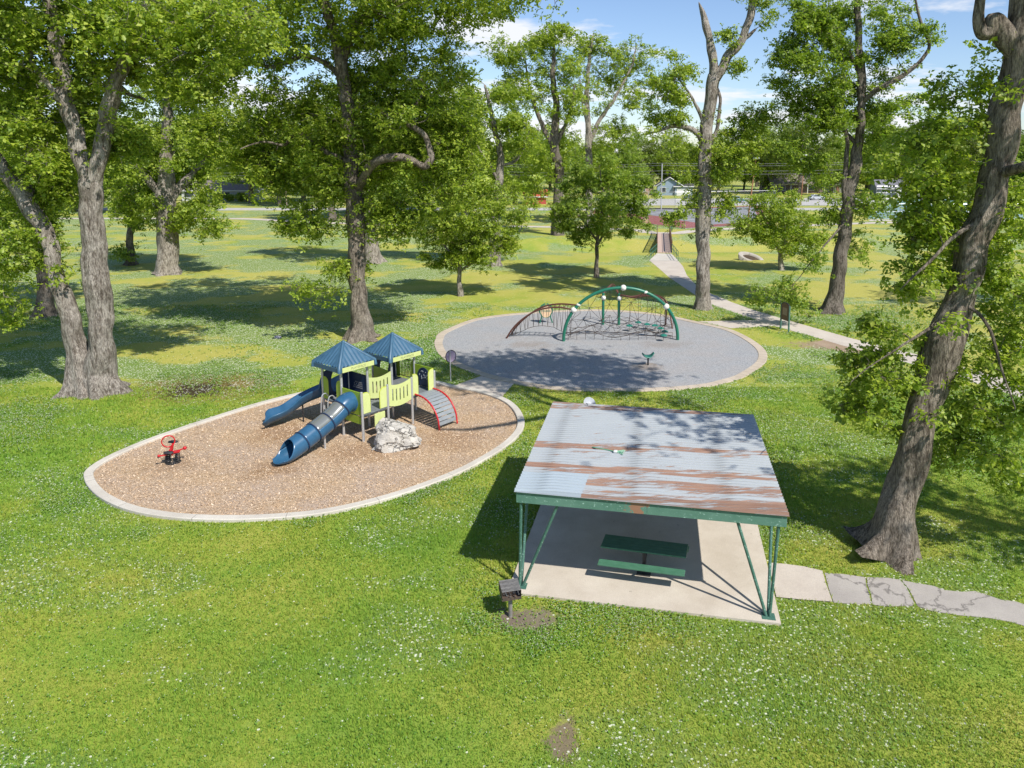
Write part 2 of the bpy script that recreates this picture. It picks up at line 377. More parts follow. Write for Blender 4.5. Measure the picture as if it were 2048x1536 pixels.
path("path", main_l + main_r, 0.012, M_PATH)
path("path", [(1396, 643), (1515, 640.5), (1549, 652.5), (1462, 657), (1440, 652)], 0.016, M_PATH)
path("path", [(905, 773.5), (935, 762), (966, 751), (1000, 757), (1030, 765), (1016, 781), (1003, 797), (960, 784)], 0.016, M_PATH)
path("worn_path", [(1625, 686), (1647, 680), (1690, 692), (1726, 701.5), (1716, 707), (1690, 706), (1655, 697)], 0.008, M_DIRT)
far_path = [(60, 437), (200, 437), (390, 437), (480, 437.5), (540, 440), (600, 444), (700, 447), (900, 451), (1100, 454), (1259, 459), (1300, 465.5)]
def band(name, l, w, z, mat):
    g = spline([P(a, b)[:2] for a, b in l], 4); p = np.array(g); t = np.gradient(p, axis=0); t /= np.linalg.norm(t, axis=1)[:, None]; n = np.c_[-t[:, 1], t[:, 0]]
    rows = [[(a, b, z + float(gz(a, b))) for a, b in p + n*w*k] for k in (-0.5, 0.5)]
    return tag(obj(name, MB().grid(rows), mat), kind='structure')
band("path", far_path, 2.6, 0.02, M_PATH)
band("path", [(1300, 465.8), (1326, 466.5), (1355, 466.2), (1397, 461), (1460, 457.5), (1523, 455.5), (1640, 450), (1750, 446), (1900, 442), (2100, 437)], 2.6, 0.024, M_PATH)
roadY0, roadY1 = 168.0, 176.0
tag(obj("road", MB().grid([[(x, y, 0.012) for y in (roadY0, roadY1)] for x in (-400, -100, 100, 400)]), M_ROAD), kind='structure')
car_park = sheet("parking_lot", G([(1235, 411), (1760, 411), (1790, 396), (1240, 398)]), 0.02, M_ROAD)

# ---- shelter slab and the broken asphalt walk beside it
SL = [np.array(q) for q in ((-1.61, 19.13), (5.59, 17.70), (6.34, 23.11), (6.62, 25.6), (-0.55, 26.4))]
mb = MB(); tri = tessellate_polygon([[Vector((p[0], p[1], 0)) for p in SL]]); n = len(SL)
mb.add([(p[0], p[1], 0.07) for p in SL] + [(p[0], p[1], -0.03) for p in SL], [tuple(q) for q in tri] + [(i, (i + 1) % n, (i + 1) % n + n, i + n) for i in range(n)])
tag(obj("concrete_slab", mb, M_SLAB), kind='structure')
def c5(x, y): return (1500 + x/2.3175, 1100 + y/2.32)
path("path", [c5(*q) for q in ((84, 62), (160, 68), (250, 80), (335, 100), (352, 160), (382, 244), (240, 234), (122, 222))], 0.03, M_PATH)
for q_ in (((346, 108), (430, 113), (534, 128), (538, 165), (556, 215), (560, 254), (470, 252), (388, 246), (365, 180)), ((541, 128), (640, 131), (694, 139), (730, 185), (762, 250), (750, 262), (640, 264), (568, 256), (562, 212), (545, 165)), ((702, 141), (770, 155), (850, 168), (905, 188), (985, 196), (1040, 192), (1100, 210), (1160, 232), (1230, 240), (1290, 260), (1400, 300), (1400, 392), (1210, 336), (1100, 316), (960, 304), (840, 284), (778, 264), (768, 245), (738, 186))): path("asphalt_walk", [c5(*q) for q in q_], 0.014, M_ASPH)
path("path", [(1298, 521.5), (1314, 507), (1343, 508), (1357, 522)], 0.03, M_CONC)

# ---- courts
path("basketball_court", [(1180, 425), (1245, 439), (1296, 447), (1338, 452.3), (1370, 456.5), (1430, 453.5), (1485, 451), (1550, 446), (1530, 411), (1350, 416.5), (1200, 416)], 0.012, M_RED)
path("court_surface", [(1215, 419), (1272, 427), (1330, 434), (1362, 441), (1420, 449.5), (1520, 443), (1506, 413), (1360, 419), (1230, 417.5)], 0.022, M_GREY)
for l in ([(1240, 421), (1300, 428), (1301, 428.6), (1240, 421.6)], [(1300, 428), (1350, 419), (1352, 419.3), (1302, 428.4)], [(1362, 440.2), (1500, 430), (1500, 430.8), (1363, 441)]):
    sheet("court_line", G(l), 0.032, M_WHITEL)
path("tennis_court", [(1735, 437.5), (1758, 399), (1900, 398), (2150, 398), (2200, 438), (1900, 439)], 0.012, M_TEAL)
path("court_surface", [(1757, 433), (1772, 410), (2140, 409), (2170, 434)], 0.022, M_BLUEC)
for l in ([(1757, 433), (2170, 434), (2170, 433.6), (1757, 432.6)], [(1772, 410), (2140, 409), (2140, 409.5), (1772, 410.5)], [(1880, 433), (1890, 410), (1891, 410), (1881.5, 433)], [(1765, 421), (2150, 421), (2150, 421.6), (1765, 421.6)]):
    sheet("court_line", G(l), 0.032, M_WHITEL)
path("court_kerb", [(1740, 439.5), (2200, 440), (2200, 442.5), (1738, 442)], 0.03, M_CONC)
# ================================================================ object materials
GREEN = (0.045, 0.12, 0.09)
def painted_green(name, chips=0.64):
    m, t, b = mat_base(name); co = oco(t)
    c = mixc(t, ramp(t, noise_(t, co, 3, 5, 0.6), [(0.35, 0), (0.65, 1)]), GREEN, (0.07, 0.16, 0.125))
    c = mixc(t, ramp(t, noise_(t, co, 22, 5, 0.7), [(chips, 0), (chips + 0.02, 0.9)]), c, (0.30, 0.48, 0.40))
    setin(t, b.inputs['Base Color'], c); b.inputs['Roughness'].default_value = 0.5; bump_(t, b, noise_(t, co, 60, 3), 0.002)
    return m
M_GREENP = painted_green("green_paint", 0.60); M_GREENB = plain("bench_green", (0.05, 0.15, 0.09), (0.068, 0.18, 0.115), 5, 0.45, wear=((0.25, 0.42, 0.3), 0.70, 26))
M_BLACK = plain("black_steel", (0.02, 0.02, 0.022), (0.035, 0.033, 0.032), 12, 0.5)
M_STEEL = plain("galvanised_steel", (0.55, 0.56, 0.57), (0.45, 0.46, 0.48), 14, 0.32, 0.75, 0.001)
M_SOOT = plain("sooty_iron", (0.055, 0.045, 0.04), (0.13, 0.085, 0.06), 9, 0.8, 0.2, 0.006, wear=((0.2, 0.19, 0.18), 0.66, 14))
M_GRATE = plain("grill_grate", (0.09, 0.09, 0.095), (0.16, 0.155, 0.15), 20, 0.6, 0.4)

# ================================================================ picnic shelter
e1 = np.array([0.9805, -0.197, 0]); e2 = np.array([0.125, 0.992, 0]); e3 = np.array([0, 0, 1.0])
RO = np.array([-1.36, 19.22, 0]); RW, RD, RZ = 7.17, 7.55, 3.0
sh = thing('picnic_shelter', 'open park shelter with rusty striped metal roof, green fascia and leaning green pipe legs', 'shelter', (RO[0], RO[1], 0.07))
def SP(a, b, z): return RO + e1*a + e2*b + e3*z
def roof_metal():
    m, t, b = mat_base("striped_roof_metal"); uv = nd(t, 'ShaderNodeUVMap').outputs[0]
    s = nd(t, 'ShaderNodeSeparateXYZ', {0: uv}); a, d = s.outputs[0], s.outputs[1]
    st = noise_(t, mapping(t, uv, (0.16, 6, 1)), 1.3, 6, 0.7); st2 = noise_(t, mapping(t, uv, (0.12, 13, 1)), 1.9, 7, 0.8); st3 = noise_(t, mapping(t, uv, (0.22, 5.43, 1)), 1.0, 2, 0.5)
    blot = noise_(t, mapping(t, uv, (0.6, 1.2, 1)), 1.3, 4, 0.6)
    wob = math_(t, 'ADD', d, math_(t, 'MULTIPLY', math_(t, 'SUBTRACT', st, 0.5), 0.5))
    band = ramp(t, math_(t, 'DIVIDE', wob, 7.55), [(0.0, 0.66), (0.03, 0.42), (0.05, 0.22), (0.075, 0.60), (0.10, 0.70), (0.13, 0.66), (0.15, 0.30), (0.185, 0.30), (0.205, 0.74), (0.245, 0.70), (0.262, 0.12), (0.405, 0.16), (0.42, 0.66), (0.475, 0.62), (0.495, 0.05), (0.885, 0.08), (0.905, 0.58), (0.95, 0.45), (0.97, 0.7), (1.0, 0.6)])
    patch = math_(t, 'MULTIPLY', math_(t, 'LESS_THAN', a, 1.82), math_(t, 'LESS_THAN', d, 1.28))
    band = math_(t, 'MULTIPLY', band, math_(t, 'SUBTRACT', 1.0, patch))
    r = ramp(t, math_(t, 'ADD', math_(t, 'MULTIPLY', band, 0.30), math_(t, 'ADD', math_(t, 'MULTIPLY', st2, 1.0), math_(t, 'MULTIPLY', math_(t, 'SUBTRACT', st3, 0.5), 0.55))), [(0.655, 0), (0.69, 1)])
    fl = ramp(t, noise_(t, mapping(t, uv, (0.3, 5.4, 1)), 4.0, 7, 0.78), [(0.625, 0), (0.65, 0.8)])
    r = math_(t, 'MAXIMUM', r, math_(t, 'MULTIPLY', fl, math_(t, 'SUBTRACT', 1.0, math_(t, 'MULTIPLY', patch, 0.9))))
    light = mixc(t, blot, (0.36, 0.385, 0.395), (0.435, 0.455, 0.46)); light = mixc(t, patch, light, (0.375, 0.43, 0.465))
    rust = mixc(t, ramp(t, st2, [(0.35, 0), (0.65, 1)]), (0.24, 0.125, 0.085), (0.37, 0.235, 0.17))
    rib_shade = ramp(t, math_(t, 'DIVIDE', nd(t, 'ShaderNodeMath', {0: d, 1: 0.184}, operation='MODULO').outputs[0], 0.184), [(0.0, 0.80), (0.12, 1.0), (0.90, 1.0), (0.98, 0.62)])  # dark line at every rib pitch, rib-edge shade put into the colour
    c = mixc(t, r, light, rust); c = mixc(t, 1.0, c, rib_shade, 'MULTIPLY')
    setin(t, b.inputs['Base Color'], c); setin(t, b.inputs['Roughness'], math_(t, 'ADD', 0.42, math_(t, 'MULTIPLY', r, 0.4))); b.inputs['Metallic'].default_value = 0.05
    bump_(t, b, math_(t, 'ADD', st2, r), 0.003); return m
mb = MB(); uvs = []; rows = []
prof = []; d = 0.0
while d < RD - 1e-6:
    for f, h in ((0.0, 0), (0.52, 0), (0.62, 0.045), (0.86, 0.045), (0.96, 0)): prof.append((d + f*0.184, h))
    d += 0.184
prof = [q for q in prof if q[0] <= RD]
for a in np.linspace(-0.02, RW + 0.02, 30): rows.append([SP(a, dd - 0.06, RZ + h + 0.0) for dd, h in prof])
ro = obj('roof', mb.grid(rows), roof_metal(), sh, solid=0.006)
uvl = ro.data.uv_layers.new(name="UVMap"); me = ro.data
vv = np.array([v.co for v in me.vertices]) + np.array([RO[0], RO[1], 0.07]) - RO
li = np.array([l.vertex_index for l in me.loops]); uvl.data.foreach_set('uv', np.c_[vv[li]@e1, vv[li]@e2].astype(np.float32).ravel())
fm, t, b = mat_base("green_fascia_paint"); co = oco(t); al = nd(t, 'ShaderNodeVectorMath', {0: co, 1: tuple(e1)}, operation='DOT_PRODUCT').outputs['Value']
c = mixc(t, ramp(t, noise_(t, co, 2.5, 5, 0.6), [(0.35, 0), (0.65, 1)]), (0.08, 0.18, 0.135), (0.115, 0.225, 0.175))
c = mixc(t, ramp(t, noise_(t, co, 15, 5, 0.72), [(0.61, 0), (0.64, 0.9)]), c, (0.36, 0.52, 0.45))
pk = math_(t, 'SUBTRACT', 1.0, math_(t, 'MULTIPLY', math_(t, 'ABSOLUTE', math_(t, 'SUBTRACT', al, 3.35)), 1.6), clamp=True)
pk = math_(t, 'MULTIPLY', pk, 0.34); pk = math_(t, 'ADD', pk, noise_(t, co, 4.0, 5, 0.65))
c = mixc(t, ramp(t, pk, [(0.70, 0), (0.715, 1)]), c, (0.30, 0.155, 0.10))
setin(t, b.inputs['Base Color'], c); b.inputs['Roughness'].default_value = 0.5
for a0, a1, nm in ((0.03, RW/2 - 0.003, 0), (RW/2 + 0.003, RW - 0.03, 1)):
    obj('fascia_board', MB().box(SP((a0 + a1)/2, 0.02, RZ - 0.175), (a1 - a0, 0.05, 0.31), e1, e2, e3), fm, sh, bevel=0.006)
obj('fascia_board', MB().box(SP(RW/2, RD - 0.15, RZ - 0.145), (RW - 0.06, 0.05, 0.25), e1, e2, e3), fm, sh, bevel=0.006)
for a in (0.06, RW - 0.06): obj('side_beam', MB().box(SP(a, RD/2 - 0.06, RZ - 0.14), (0.05, RD - 0.24, 0.22), e1, e2, e3), M_GREENP, sh, bevel=0.006)
for q in np.linspace(0.9, RD - 0.9, 7): obj('purlin', MB().box(SP(RW/2, q, RZ - 0.10), (RW - 0.18, 0.06, 0.14), e1, e2, e3), M_GREENP, sh)
def legs(base, corner, sx, sy):
    base = np.array([base[0], base[1], 0.085])
    tops = [corner + e1*0.05*sx + e2*0.02*sy, corner + e1*0.06*sx + e2*1.15*sy, corner + e1*1.10*sx + e2*0.03*sy]
    for k, tp in enumerate(tops):
        off = (e1*0.06*sx if k == 2 else e2*0.06*sy if k == 1 else e1*-0.03*sx); obj('leg', MB().tube([base + off, tp + e3*(RZ - 0.27)], 0.043, 12), M_GREENP, sh, smooth=True)
    obj('base_plate', MB().box(base + np.array([0, 0, -0.006]), (0.34, 0.3, 0.014), e1, e2, e3), M_GREENP, sh)
RO2 = np.array([RO[0], RO[1], 0])
legs((-1.24, 19.42), RO2 + e1*0.10 + e2*0.06, 1, 1); legs((5.34, 18.0), RO2 + e1*(RW - 0.16) + e2*0.06, -1, 1)
legs(RO2 + e1*0.2 + e2*(RD - 0.9), RO2 + e1*0.10 + e2*(RD - 0.2), 1, -1); legs(RO2 + e1*(RW - 0.4) + e2*(RD - 0.9), RO2 + e1*(RW - 0.16) + e2*(RD - 0.2), -1, -1)

# broom left on the roof
bz = RZ + 0.045; b0, b1, b2 = P(1185, 894, bz + 0.02), P(1229, 902.5, bz + 0.02), P(1246, 904.5, bz + 0.02)
br = thing('broom', 'green handled push broom left lying on the rusty metal roof', 'broom', b0)
obj('handle', MB().tube([b0, b1], 0.016, 8), plain("broom_handle", (0.10, 0.35, 0.2)), br, smooth=True)
dd = (b2 - b1)/np.linalg.norm(b2 - b1); ss = np.array([-dd[1], dd[0], 0])
mb = MB()
for k in range(46):
    w = random.uniform(-1, 1); e = random.uniform(0.8, 1.1); mb.tube([b1 + ss*w*0.05 + dd*0.06, b1 + dd*0.30*e + ss*w*0.16 + np.array([0, 0, random.uniform(-.02, .05)])], [0.008, 0.006], 4)
obj('bristles', mb, plain("broom_bristles", (0.06, 0.35, 0.18), (0.5, 0.62, 0.5), 18), br)
obj('broom_cap', MB().box(b1 + dd*0.03, (0.1, 0.14, 0.05), dd, ss), plain("broom_cap", (0.7, 0.72, 0.7)), br, bevel=0.01)

# satellite dish on the back edge
dc = SP(0, RD, 0); dx = P(1207, 808, RZ + 0.05); dpos = SP((dx - RO)@e1, RD + 0.15, RZ - 0.06)
ds = thing('satellite_dish', 'round white dish peeping over the back edge of the metal roof', 'dish', dpos)
nrm = np.array([0.3, -0.75, 0.6]); nrm /= np.linalg.norm(nrm); au = np.cross((0, 0, 1.0), nrm); au /= np.linalg.norm(au); av = np.cross(nrm, au)
rows = [[dpos + (au*math.cos(a) + av*math.sin(a)*1.12)*r_*0.235 + nrm*(0.07*r_*r_) for a in np.linspace(0, 2*math.pi, 33)] for r_ in (0.001, 0.25, 0.5, 0.75, 0.97, 1.0)]
M_DISH = plain("dish_paint", (0.40, 0.42, 0.45), (0.33, 0.35, 0.38), 8, 0.45, wear=((0.12, 0.12, 0.13), 0.72, 9))
obj('reflector', MB().grid(rows), M_DISH, ds, smooth=True, solid=0.012)
obj('arm', MB().tube([dpos - av*0.2, dpos - au*0.2 + nrm*0.34 - av*0.05], 0.014, 8), M_DISH, ds); obj('receiver', MB().tube([dpos - au*0.22 + nrm*0.33 - av*0.05, dpos - au*0.24 + nrm*0.42 - av*0.04], 0.032, 10), M_DISH, ds)
obj('mount_pole', MB().tube([dpos - nrm*0.03, dpos - nrm*0.08 - e3*0.3, dpos - nrm*0.08 - e3*0.7 - e2*0.1], 0.022, 8), M_STEEL, ds)

# picnic table (steel pedestal, plank top and two benches)
def plank_set(mb, c, L, Wd, n, z, th):
    w = Wd/n
    for k in range(n): mb.box(c + te2*(k - (n - 1)/2)*w + e3*z, (L, w - 0.008, th), te1, te2, e3)
    return mb
te1 = P(1364, 1142, .58) - P(1197, 1120, .58); te1 /= np.linalg.norm(te1); te2 = np.array([-te1[1], te1[0], 0])
bq = (P(1197, 1118, .60) + P(1365, 1153, .60))/2; tc = np.array([bq[0], bq[1], 0.07]) + te2*0.66; tc[0] += 0.04; tc[2] = 0
pt = thing('picnic_table', 'green plank picnic table on a black pedestal under the metal roofed shelter', 'table', (tc[0], tc[1], 0.07))
obj('tabletop', plank_set(MB(), tc, 2.44, 0.74, 5, 0.90, 0.045), M_GREENB, pt, bevel=0.006)
for s in (-1, 1): obj('bench_seat', plank_set(MB(), tc + te2*0.66*s, 2.44, 0.30, 2, 0.60, 0.045), M_GREENB, pt, bevel=0.006)
obj('pedestal', MB().box(tc + e3*0.46, (0.10, 0.10, 0.78), te1, te2).box(tc + e3*0.865, (0.08, 0.66, 0.022), te1, te2).box(tc + e3*0.08, (0.4, 0.4, 0.02), te1, te2), M_BLACK, pt)
for s in (-1, 1): obj('bench_arm', MB().tube([tc + e3*0.34, tc + te2*0.34*s + e3*0.40, tc + te2*0.60*s + e3*0.565], 0.032, 8).box(tc + te2*0.66*s + e3*0.57, (0.09, 0.26, 0.012), te1, te2), M_BLACK, pt)

# charcoal grill on its post
gp = P(1021, 1233); gr = thing('park_grill', 'rusty charcoal grill on a single post by the corner of the shelter slab', 'grill', gp)
ga = np.array([0.97, 0.24, 0]); gb = np.array([-0.24, 0.97, 0])
obj('post', MB().tube([gp - e3*0.05, gp + e3*0.62], 0.055, 12), plain("grill_post", (0.2, 0.185, 0.17), (0.27, 0.25, 0.23), 8, 0.7, 0.3), gr, smooth=True)
gc = gp + e3*0.74 + gb*0.04
mb = MB().box(gc - e3*0.12, (0.50, 0.56, 0.012), ga, gb).box(gc - ga*0.25, (0.008, 0.56, 0.25), ga, gb).box(gc + ga*0.25, (0.008, 0.56, 0.25), ga, gb).box(gc + gb*0.28, (0.508, 0.008, 0.25), ga, gb).box(gc - gb*0.28 - e3*0.085, (0.508, 0.008, 0.08), ga, gb)
obj('fire_box', mb, M_SOOT, gr)
mb = MB()
for k in np.linspace(-0.235, 0.235, 17): mb.tube([gc + gb*(k*1.15) - ga*0.25 + e3*(0.13 + 0.006*math.sin(k*40)), gc + gb*(k*1.15) + ga*0.25 + e3*0.135], 0.0085, 5)
for k in (-0.2, 0, 0.2): mb.tube([gc + ga*k - gb*0.27 + e3*0.12, gc + ga*k + gb*0.29 + e3*0.12], 0.009, 5)
obj('grate', mb, M_GRATE, gr)
for s in (-1, 1): obj('grate_handle', MB().tube([gc + ga*0.16*s - gb*0.26 + e3*0.13, gc + ga*0.16*s - gb*0.36 + e3*0.10, gc + ga*0.16*s - gb*0.45 + e3*0.13], 0.012, 6), M_GRATE, gr)
M_ASH = plain("ash", (0.16, 0.15, 0.145), (0.05, 0.045, 0.04), 20, 0.95)
for _ in range(14): obj('charcoal', MB().sphere(gc + np.array([random.uniform(-.2, .2), random.uniform(-.2, .2), -0.09]), random.uniform(0.02, 0.045), 7, 5), M_ASH, gr)

# ================================================================ boulder beside the play structure
M_ROCK, t, b = mat_base("cast_boulder"); co = oco(t)
wv = nd(t, 'ShaderNodeVectorMath', {0: co, 1: nd(t, 'ShaderNodeVectorMath', {0: noise_(t, co, 3, 4, 0.6, 1), 3: 1.1}, operation='SCALE').outputs[0]}, operation='ADD').outputs[0]
vo = nd(t, 'ShaderNodeTexVoronoi', {'Vector': mapping(t, wv, (1, 1, 1.5)), 'Scale': 1.25}, feature='DISTANCE_TO_EDGE')
c = mixc(t, ramp(t, noise_(t, co, 2.2, 6, 0.65), [(0.35, 0), (0.65, 1)]), (0.45, 0.42, 0.37), (0.54, 0.51, 0.46))
ck = ramp(t, vo.outputs['Distance'], [(0.0, 1.0), (0.02, 0.3), (0.05, 0.0)])
c = mixc(t, math_(t, 'MULTIPLY', ck, 0.8), c, (0.10, 0.085, 0.07)); c = mixc(t, ramp(t, noise_(t, co, 14, 5, 0.75), [(0.62, 0), (0.7, 0.5)]), c, (0.25, 0.22, 0.19))
setin(t, b.inputs['Base Color'], c); b.inputs['Roughness'].default_value = 0.9
bump_(t, b, math_(t, 'ADD', math_(t, 'MULTIPLY', ck, -1.2), noise_(t, co, 6, 6, 0.75)), 0.07)
bm = bmesh.new(); bmesh.ops.create_icosphere(bm, subdivisions=5, radius=1.0)
bc = P(789, 901); bc = np.array([bc[0] + 0.0, bc[1] + 0.45, 0])
for v in bm.verts:
    q = v.co.copy(); u = Vector((round(q.x*2.2)/2.2, round(q.y*2.2)/2.2, round(q.z*2.2)/2.2))
    n1 = mnoise.noise(q*1.4 + Vector((3, 1, 7))); cell = mnoise.cell(q*2.6 + Vector((5, 2, 1))); n2 = mnoise.noise(q*6)
    r = 1 + 0.17*n1 + 0.07*(cell - 0.5) + 0.035*n2
    p = Vector((max(-0.86, min(0.86, q.x*1.05))*r, max(-0.8, min(0.8, q.y*1.05))*r, max(-0.8, min(0.78, q.z*1.05))*r))
    wb = 1 + 0.30*max(0.0, 0.1 - p.z); x = p.x*0.96*wb; y = p.y*0.74*wb; hgt = 0.62 - 0.20*(x + 0.2) if x > -0.6 else 0.70
    z = 0.42 + p.z*(hgt + 0.06) + 0.12*max(0, -x)*max(0, p.z); v.co = Vector((x, y, z))
bl = MB(); bm.verts.ensure_lookup_table(); bl.add([(v.co.x*0.97 - v.co.y*0.2 + bc[0], v.co.y + v.co.x*0.2*0.5 + bc[1], v.co.z*1.06) for v in bm.verts], [tuple(v.index for v in f.verts) for f in bm.faces]); bm.free()
bo = obj('climbing_boulder', bl, M_ROCK, smooth=True, angle=50, loc=(bc[0], bc[1], 0)); tag(bo, 'pale cracked artificial boulder on the wood chips beside the play structure', 'boulder')

# ================================================================ small things
M_GREYPOLE = plain("grey_post_paint", (0.55, 0.55, 0.55), (0.47, 0.48, 0.49), 10, 0.4, 0.3)
sp = P(901.5, 763.5); sg = thing('round_sign', 'round purple sign seen from behind on a grey post, between the two play areas', 'sign', sp)
zc_ = zat(sp[1], 713); obj('post', MB().tube([sp - e3*0.1, sp + e3*(zc_ + 0.34)], 0.032, 12), M_GREYPOLE, sg, smooth=True)
sn = np.array([0.80, 0.60, 0]); su = np.array([-0.60, 0.80, 0]); sc_ = sp + e3*zc_ + np.array([0.03, 0.05, 0])
circ = [(0.30*math.cos(a), 0.33*math.sin(a)) for a in np.linspace(0, 2*math.pi, 32, endpoint=False)]
nv = np.array([-0.55, 0.83, 0.0]); suv = np.array([0.83, 0.55, 0.0])*1.0
obj('sign_panel', MB().panel(sc_, suv, e3, [circ], 0.02), plain("purple_sign_back", (0.24, 0.17, 0.25), (0.33, 0.30, 0.40), 5, 0.5), sg)
obj('sign_rim', MB().tube([sc_ + suv*a + e3*b_ for a, b_ in circ], 0.022, 8, closed=True), plain("sign_rim", (0.035, 0.025, 0.045)), sg, smooth=True)

nb0, nb1 = P(1561, 658.5), P(1577, 664.5); ndir = (nb1 - nb0)/np.linalg.norm(nb1 - nb0); nl = np.linalg.norm(nb1 - nb0)
nbt = thing('notice_board', 'brown arched notice board on two green posts by the footpath junction', 'notice board', nb0)
zt = zat(nb0[1], 606)
for q in (nb0, nb1): obj('post', MB().box(q + e3*(zt - 0.1)/2, (0.09, 0.09, zt), ndir, (-ndir[1], ndir[0], 0)), M_GREENP, nbt)
arch = [(0.05, 0.75), (nl - 0.05, 0.75), (nl - 0.05, zt - 0.12)] + [(nl/2 + (nl/2 - 0.05)*math.cos(a), zt - 0.12 + 0.20*math.sin(a)) for a in np.linspace(0.2, 2.94, 10)] + [(0.05, zt - 0.12)]
obj('board_panel', MB().panel(nb0, ndir, e3, [arch], 0.06), plain("brown_board", (0.12, 0.065, 0.035), (0.17, 0.10, 0.055), 6, 0.7), nbt)
an = np.array([-ndir[1], ndir[0], 0]); an = -an if an[1] > 0 else an
obj('top_cap', MB().tube([nb0 + ndir*a + e3*(b_ + 0.02) for a, b_ in arch[2:]], 0.045, 6), plain("board_cap", (0.03, 0.03, 0.03)), nbt)
obj('poster', MB().box(nb0 + ndir*nl*0.5 + e3*(zt - 0.5) + an*0.036, (nl*0.55, 0.006, 0.5), ndir, an), plain("faded_poster", (0.30, 0.22, 0.15), (0.24, 0.17, 0.11), 9), nbt)

# swivel seat on the grey circle
wp = P(1296, 731.5); sw = thing('swivel_seat', 'green dished spinner seat on a short post in the shade on the grey circle', 'spinner', wp)
obj('post', MB().tube([wp - e3*.05, wp + e3*0.50], 0.05, 12), M_BLACK, sw, smooth=True)
rows = []
for u in np.linspace(-1, 1, 15):
    rows.append([wp + e3*(0.50 + 0.22*abs(u)**2.2 + 0.05*v*v) + np.array([u*0.34, 0.08*u, 0]) + np.array([0.02, -1, 0])*v*0.26*math.sqrt(max(0.02, 1 - u*u*0.75)) for v in np.linspace(-1, 1, 9)])
M_TEALP = plain("teal_plastic", (0.015, 0.145, 0.105), (0.03, 0.20, 0.15), 6, 0.35)
obj('seat', MB().grid(rows), M_TEALP, sw, smooth=True, solid=0.05)
obj('rubber_mat', MB().tube([wp + e3*0.03, wp + e3*0.038], [0.55, 0.53], 28), plain("worn_mat", (0.2, 0.165, 0.14), (0.3, 0.27, 0.25), 6, 0.95), sw)

# red spring rider
rp = P(346, 926); rd = thing('spring_rider', 'red spring rider with a hoop and two black seats on the wood chips', 'spring rider', (rp[0], rp[1], 0.03))
M_REDP = plain("red_paint", (0.52, 0.012, 0.02), (0.42, 0.01, 0.015), 6, 0.35); M_SEAT = plain("black_seat", (0.02, 0.02, 0.024), (0.03, 0.03, 0.034), 8, 0.55)
rp = rp + e3*0.03; rx = np.array([0.88, 0.47, 0]); ry = np.array([-0.47, 0.88, 0])
obj('base_plate', MB().cyl(rp, 0.30, 0.02, 20), M_BLACK, rd)
for s in (-1, 1):
    obj('spring', MB().tube([rp + ry*0.0 + rx*0.17*s + np.array([0.085*math.cos(a), 0.085*math.sin(a), 0.03 + 0.34*a/(2*math.pi*5)]) for a in np.linspace(0, 2*math.pi*5, 80)], 0.019, 6), M_BLACK, rd, smooth=True)
hb = rp + e3*0.42
obj('body_frame', MB().box(hb, (0.56, 0.16, 0.07), rx, ry).tube([hb - rx*.1, hb + e3*0.18 + ry*0.02, hb + e3*0.34 + rx*0.06], [0.06, 0.055, 0.05], 10).tube([hb - ry*0.30, hb + ry*0.42 + e3*0.06], 0.035, 8), M_REDP, rd, bevel=0.01)
obj('handle', MB().tube([hb + rx*0.15, hb + rx*0.40 + e3*0.10 - ry*0.08], 0.028, 8).sphere(hb + rx*0.46 + e3*0.12 - ry*0.09, 0.075), M_REDP, rd, smooth=True)
obj('footrest', MB().tube([hb - rx*0.2 - ry*0.2, hb - rx*0.42 - ry*0.26 + e3*0.02], 0.028, 8).sphere(hb - rx*0.46 - ry*0.26 + e3*0.03, 0.055), M_REDP, rd, smooth=True)
rc = hb + e3*0.46 - rx*0.10 + ry*0.03
obj('hoop', MB().tube([rc + (rx*math.cos(a) + e3*math.sin(a))*0.23 for a in np.linspace(0, 2*math.pi, 28, endpoint=False)], 0.024, 8, closed=True), M_REDP, rd, smooth=True)
for q in (hb - ry*0.26 - rx*0.12 + e3*0.10, hb + ry*0.36 + rx*0.06 + e3*0.30): obj('seat', MB().sphere(q, 0.2, 18, 10, (1.0, 0.62, 0.28)), M_SEAT, rd, smooth=True)
obj('seat_post', MB().tube([hb + ry*0.1, hb + ry*0.34 + rx*0.06 + e3*0.27], 0.035, 8), M_REDP, rd)

# flat grey stone marker in the clover
st = P(555, 676); obj_ = MB(); mbp = [(0.26*math.cos(a)*(1 + .15*math.sin(a*3)), 0.20*math.sin(a)) for a in np.linspace(0, 2*math.pi, 14, endpoint=False)]
obj_.panel(st + e3*0.05, np.array([0.9, -0.4, 0]), np.array([0.4, 0.9, 0.12]), [mbp], 0.07)
tag(obj('flat_stone', obj_, plain("lilac_grey_stone", (0.27, 0.26, 0.33), (0.34, 0.33, 0.40), 7, 0.8, bump=0.01), bevel=0.015, loc=st), 'small lilac grey flat stone lying in the clover left of the spreading tree', 'stone')

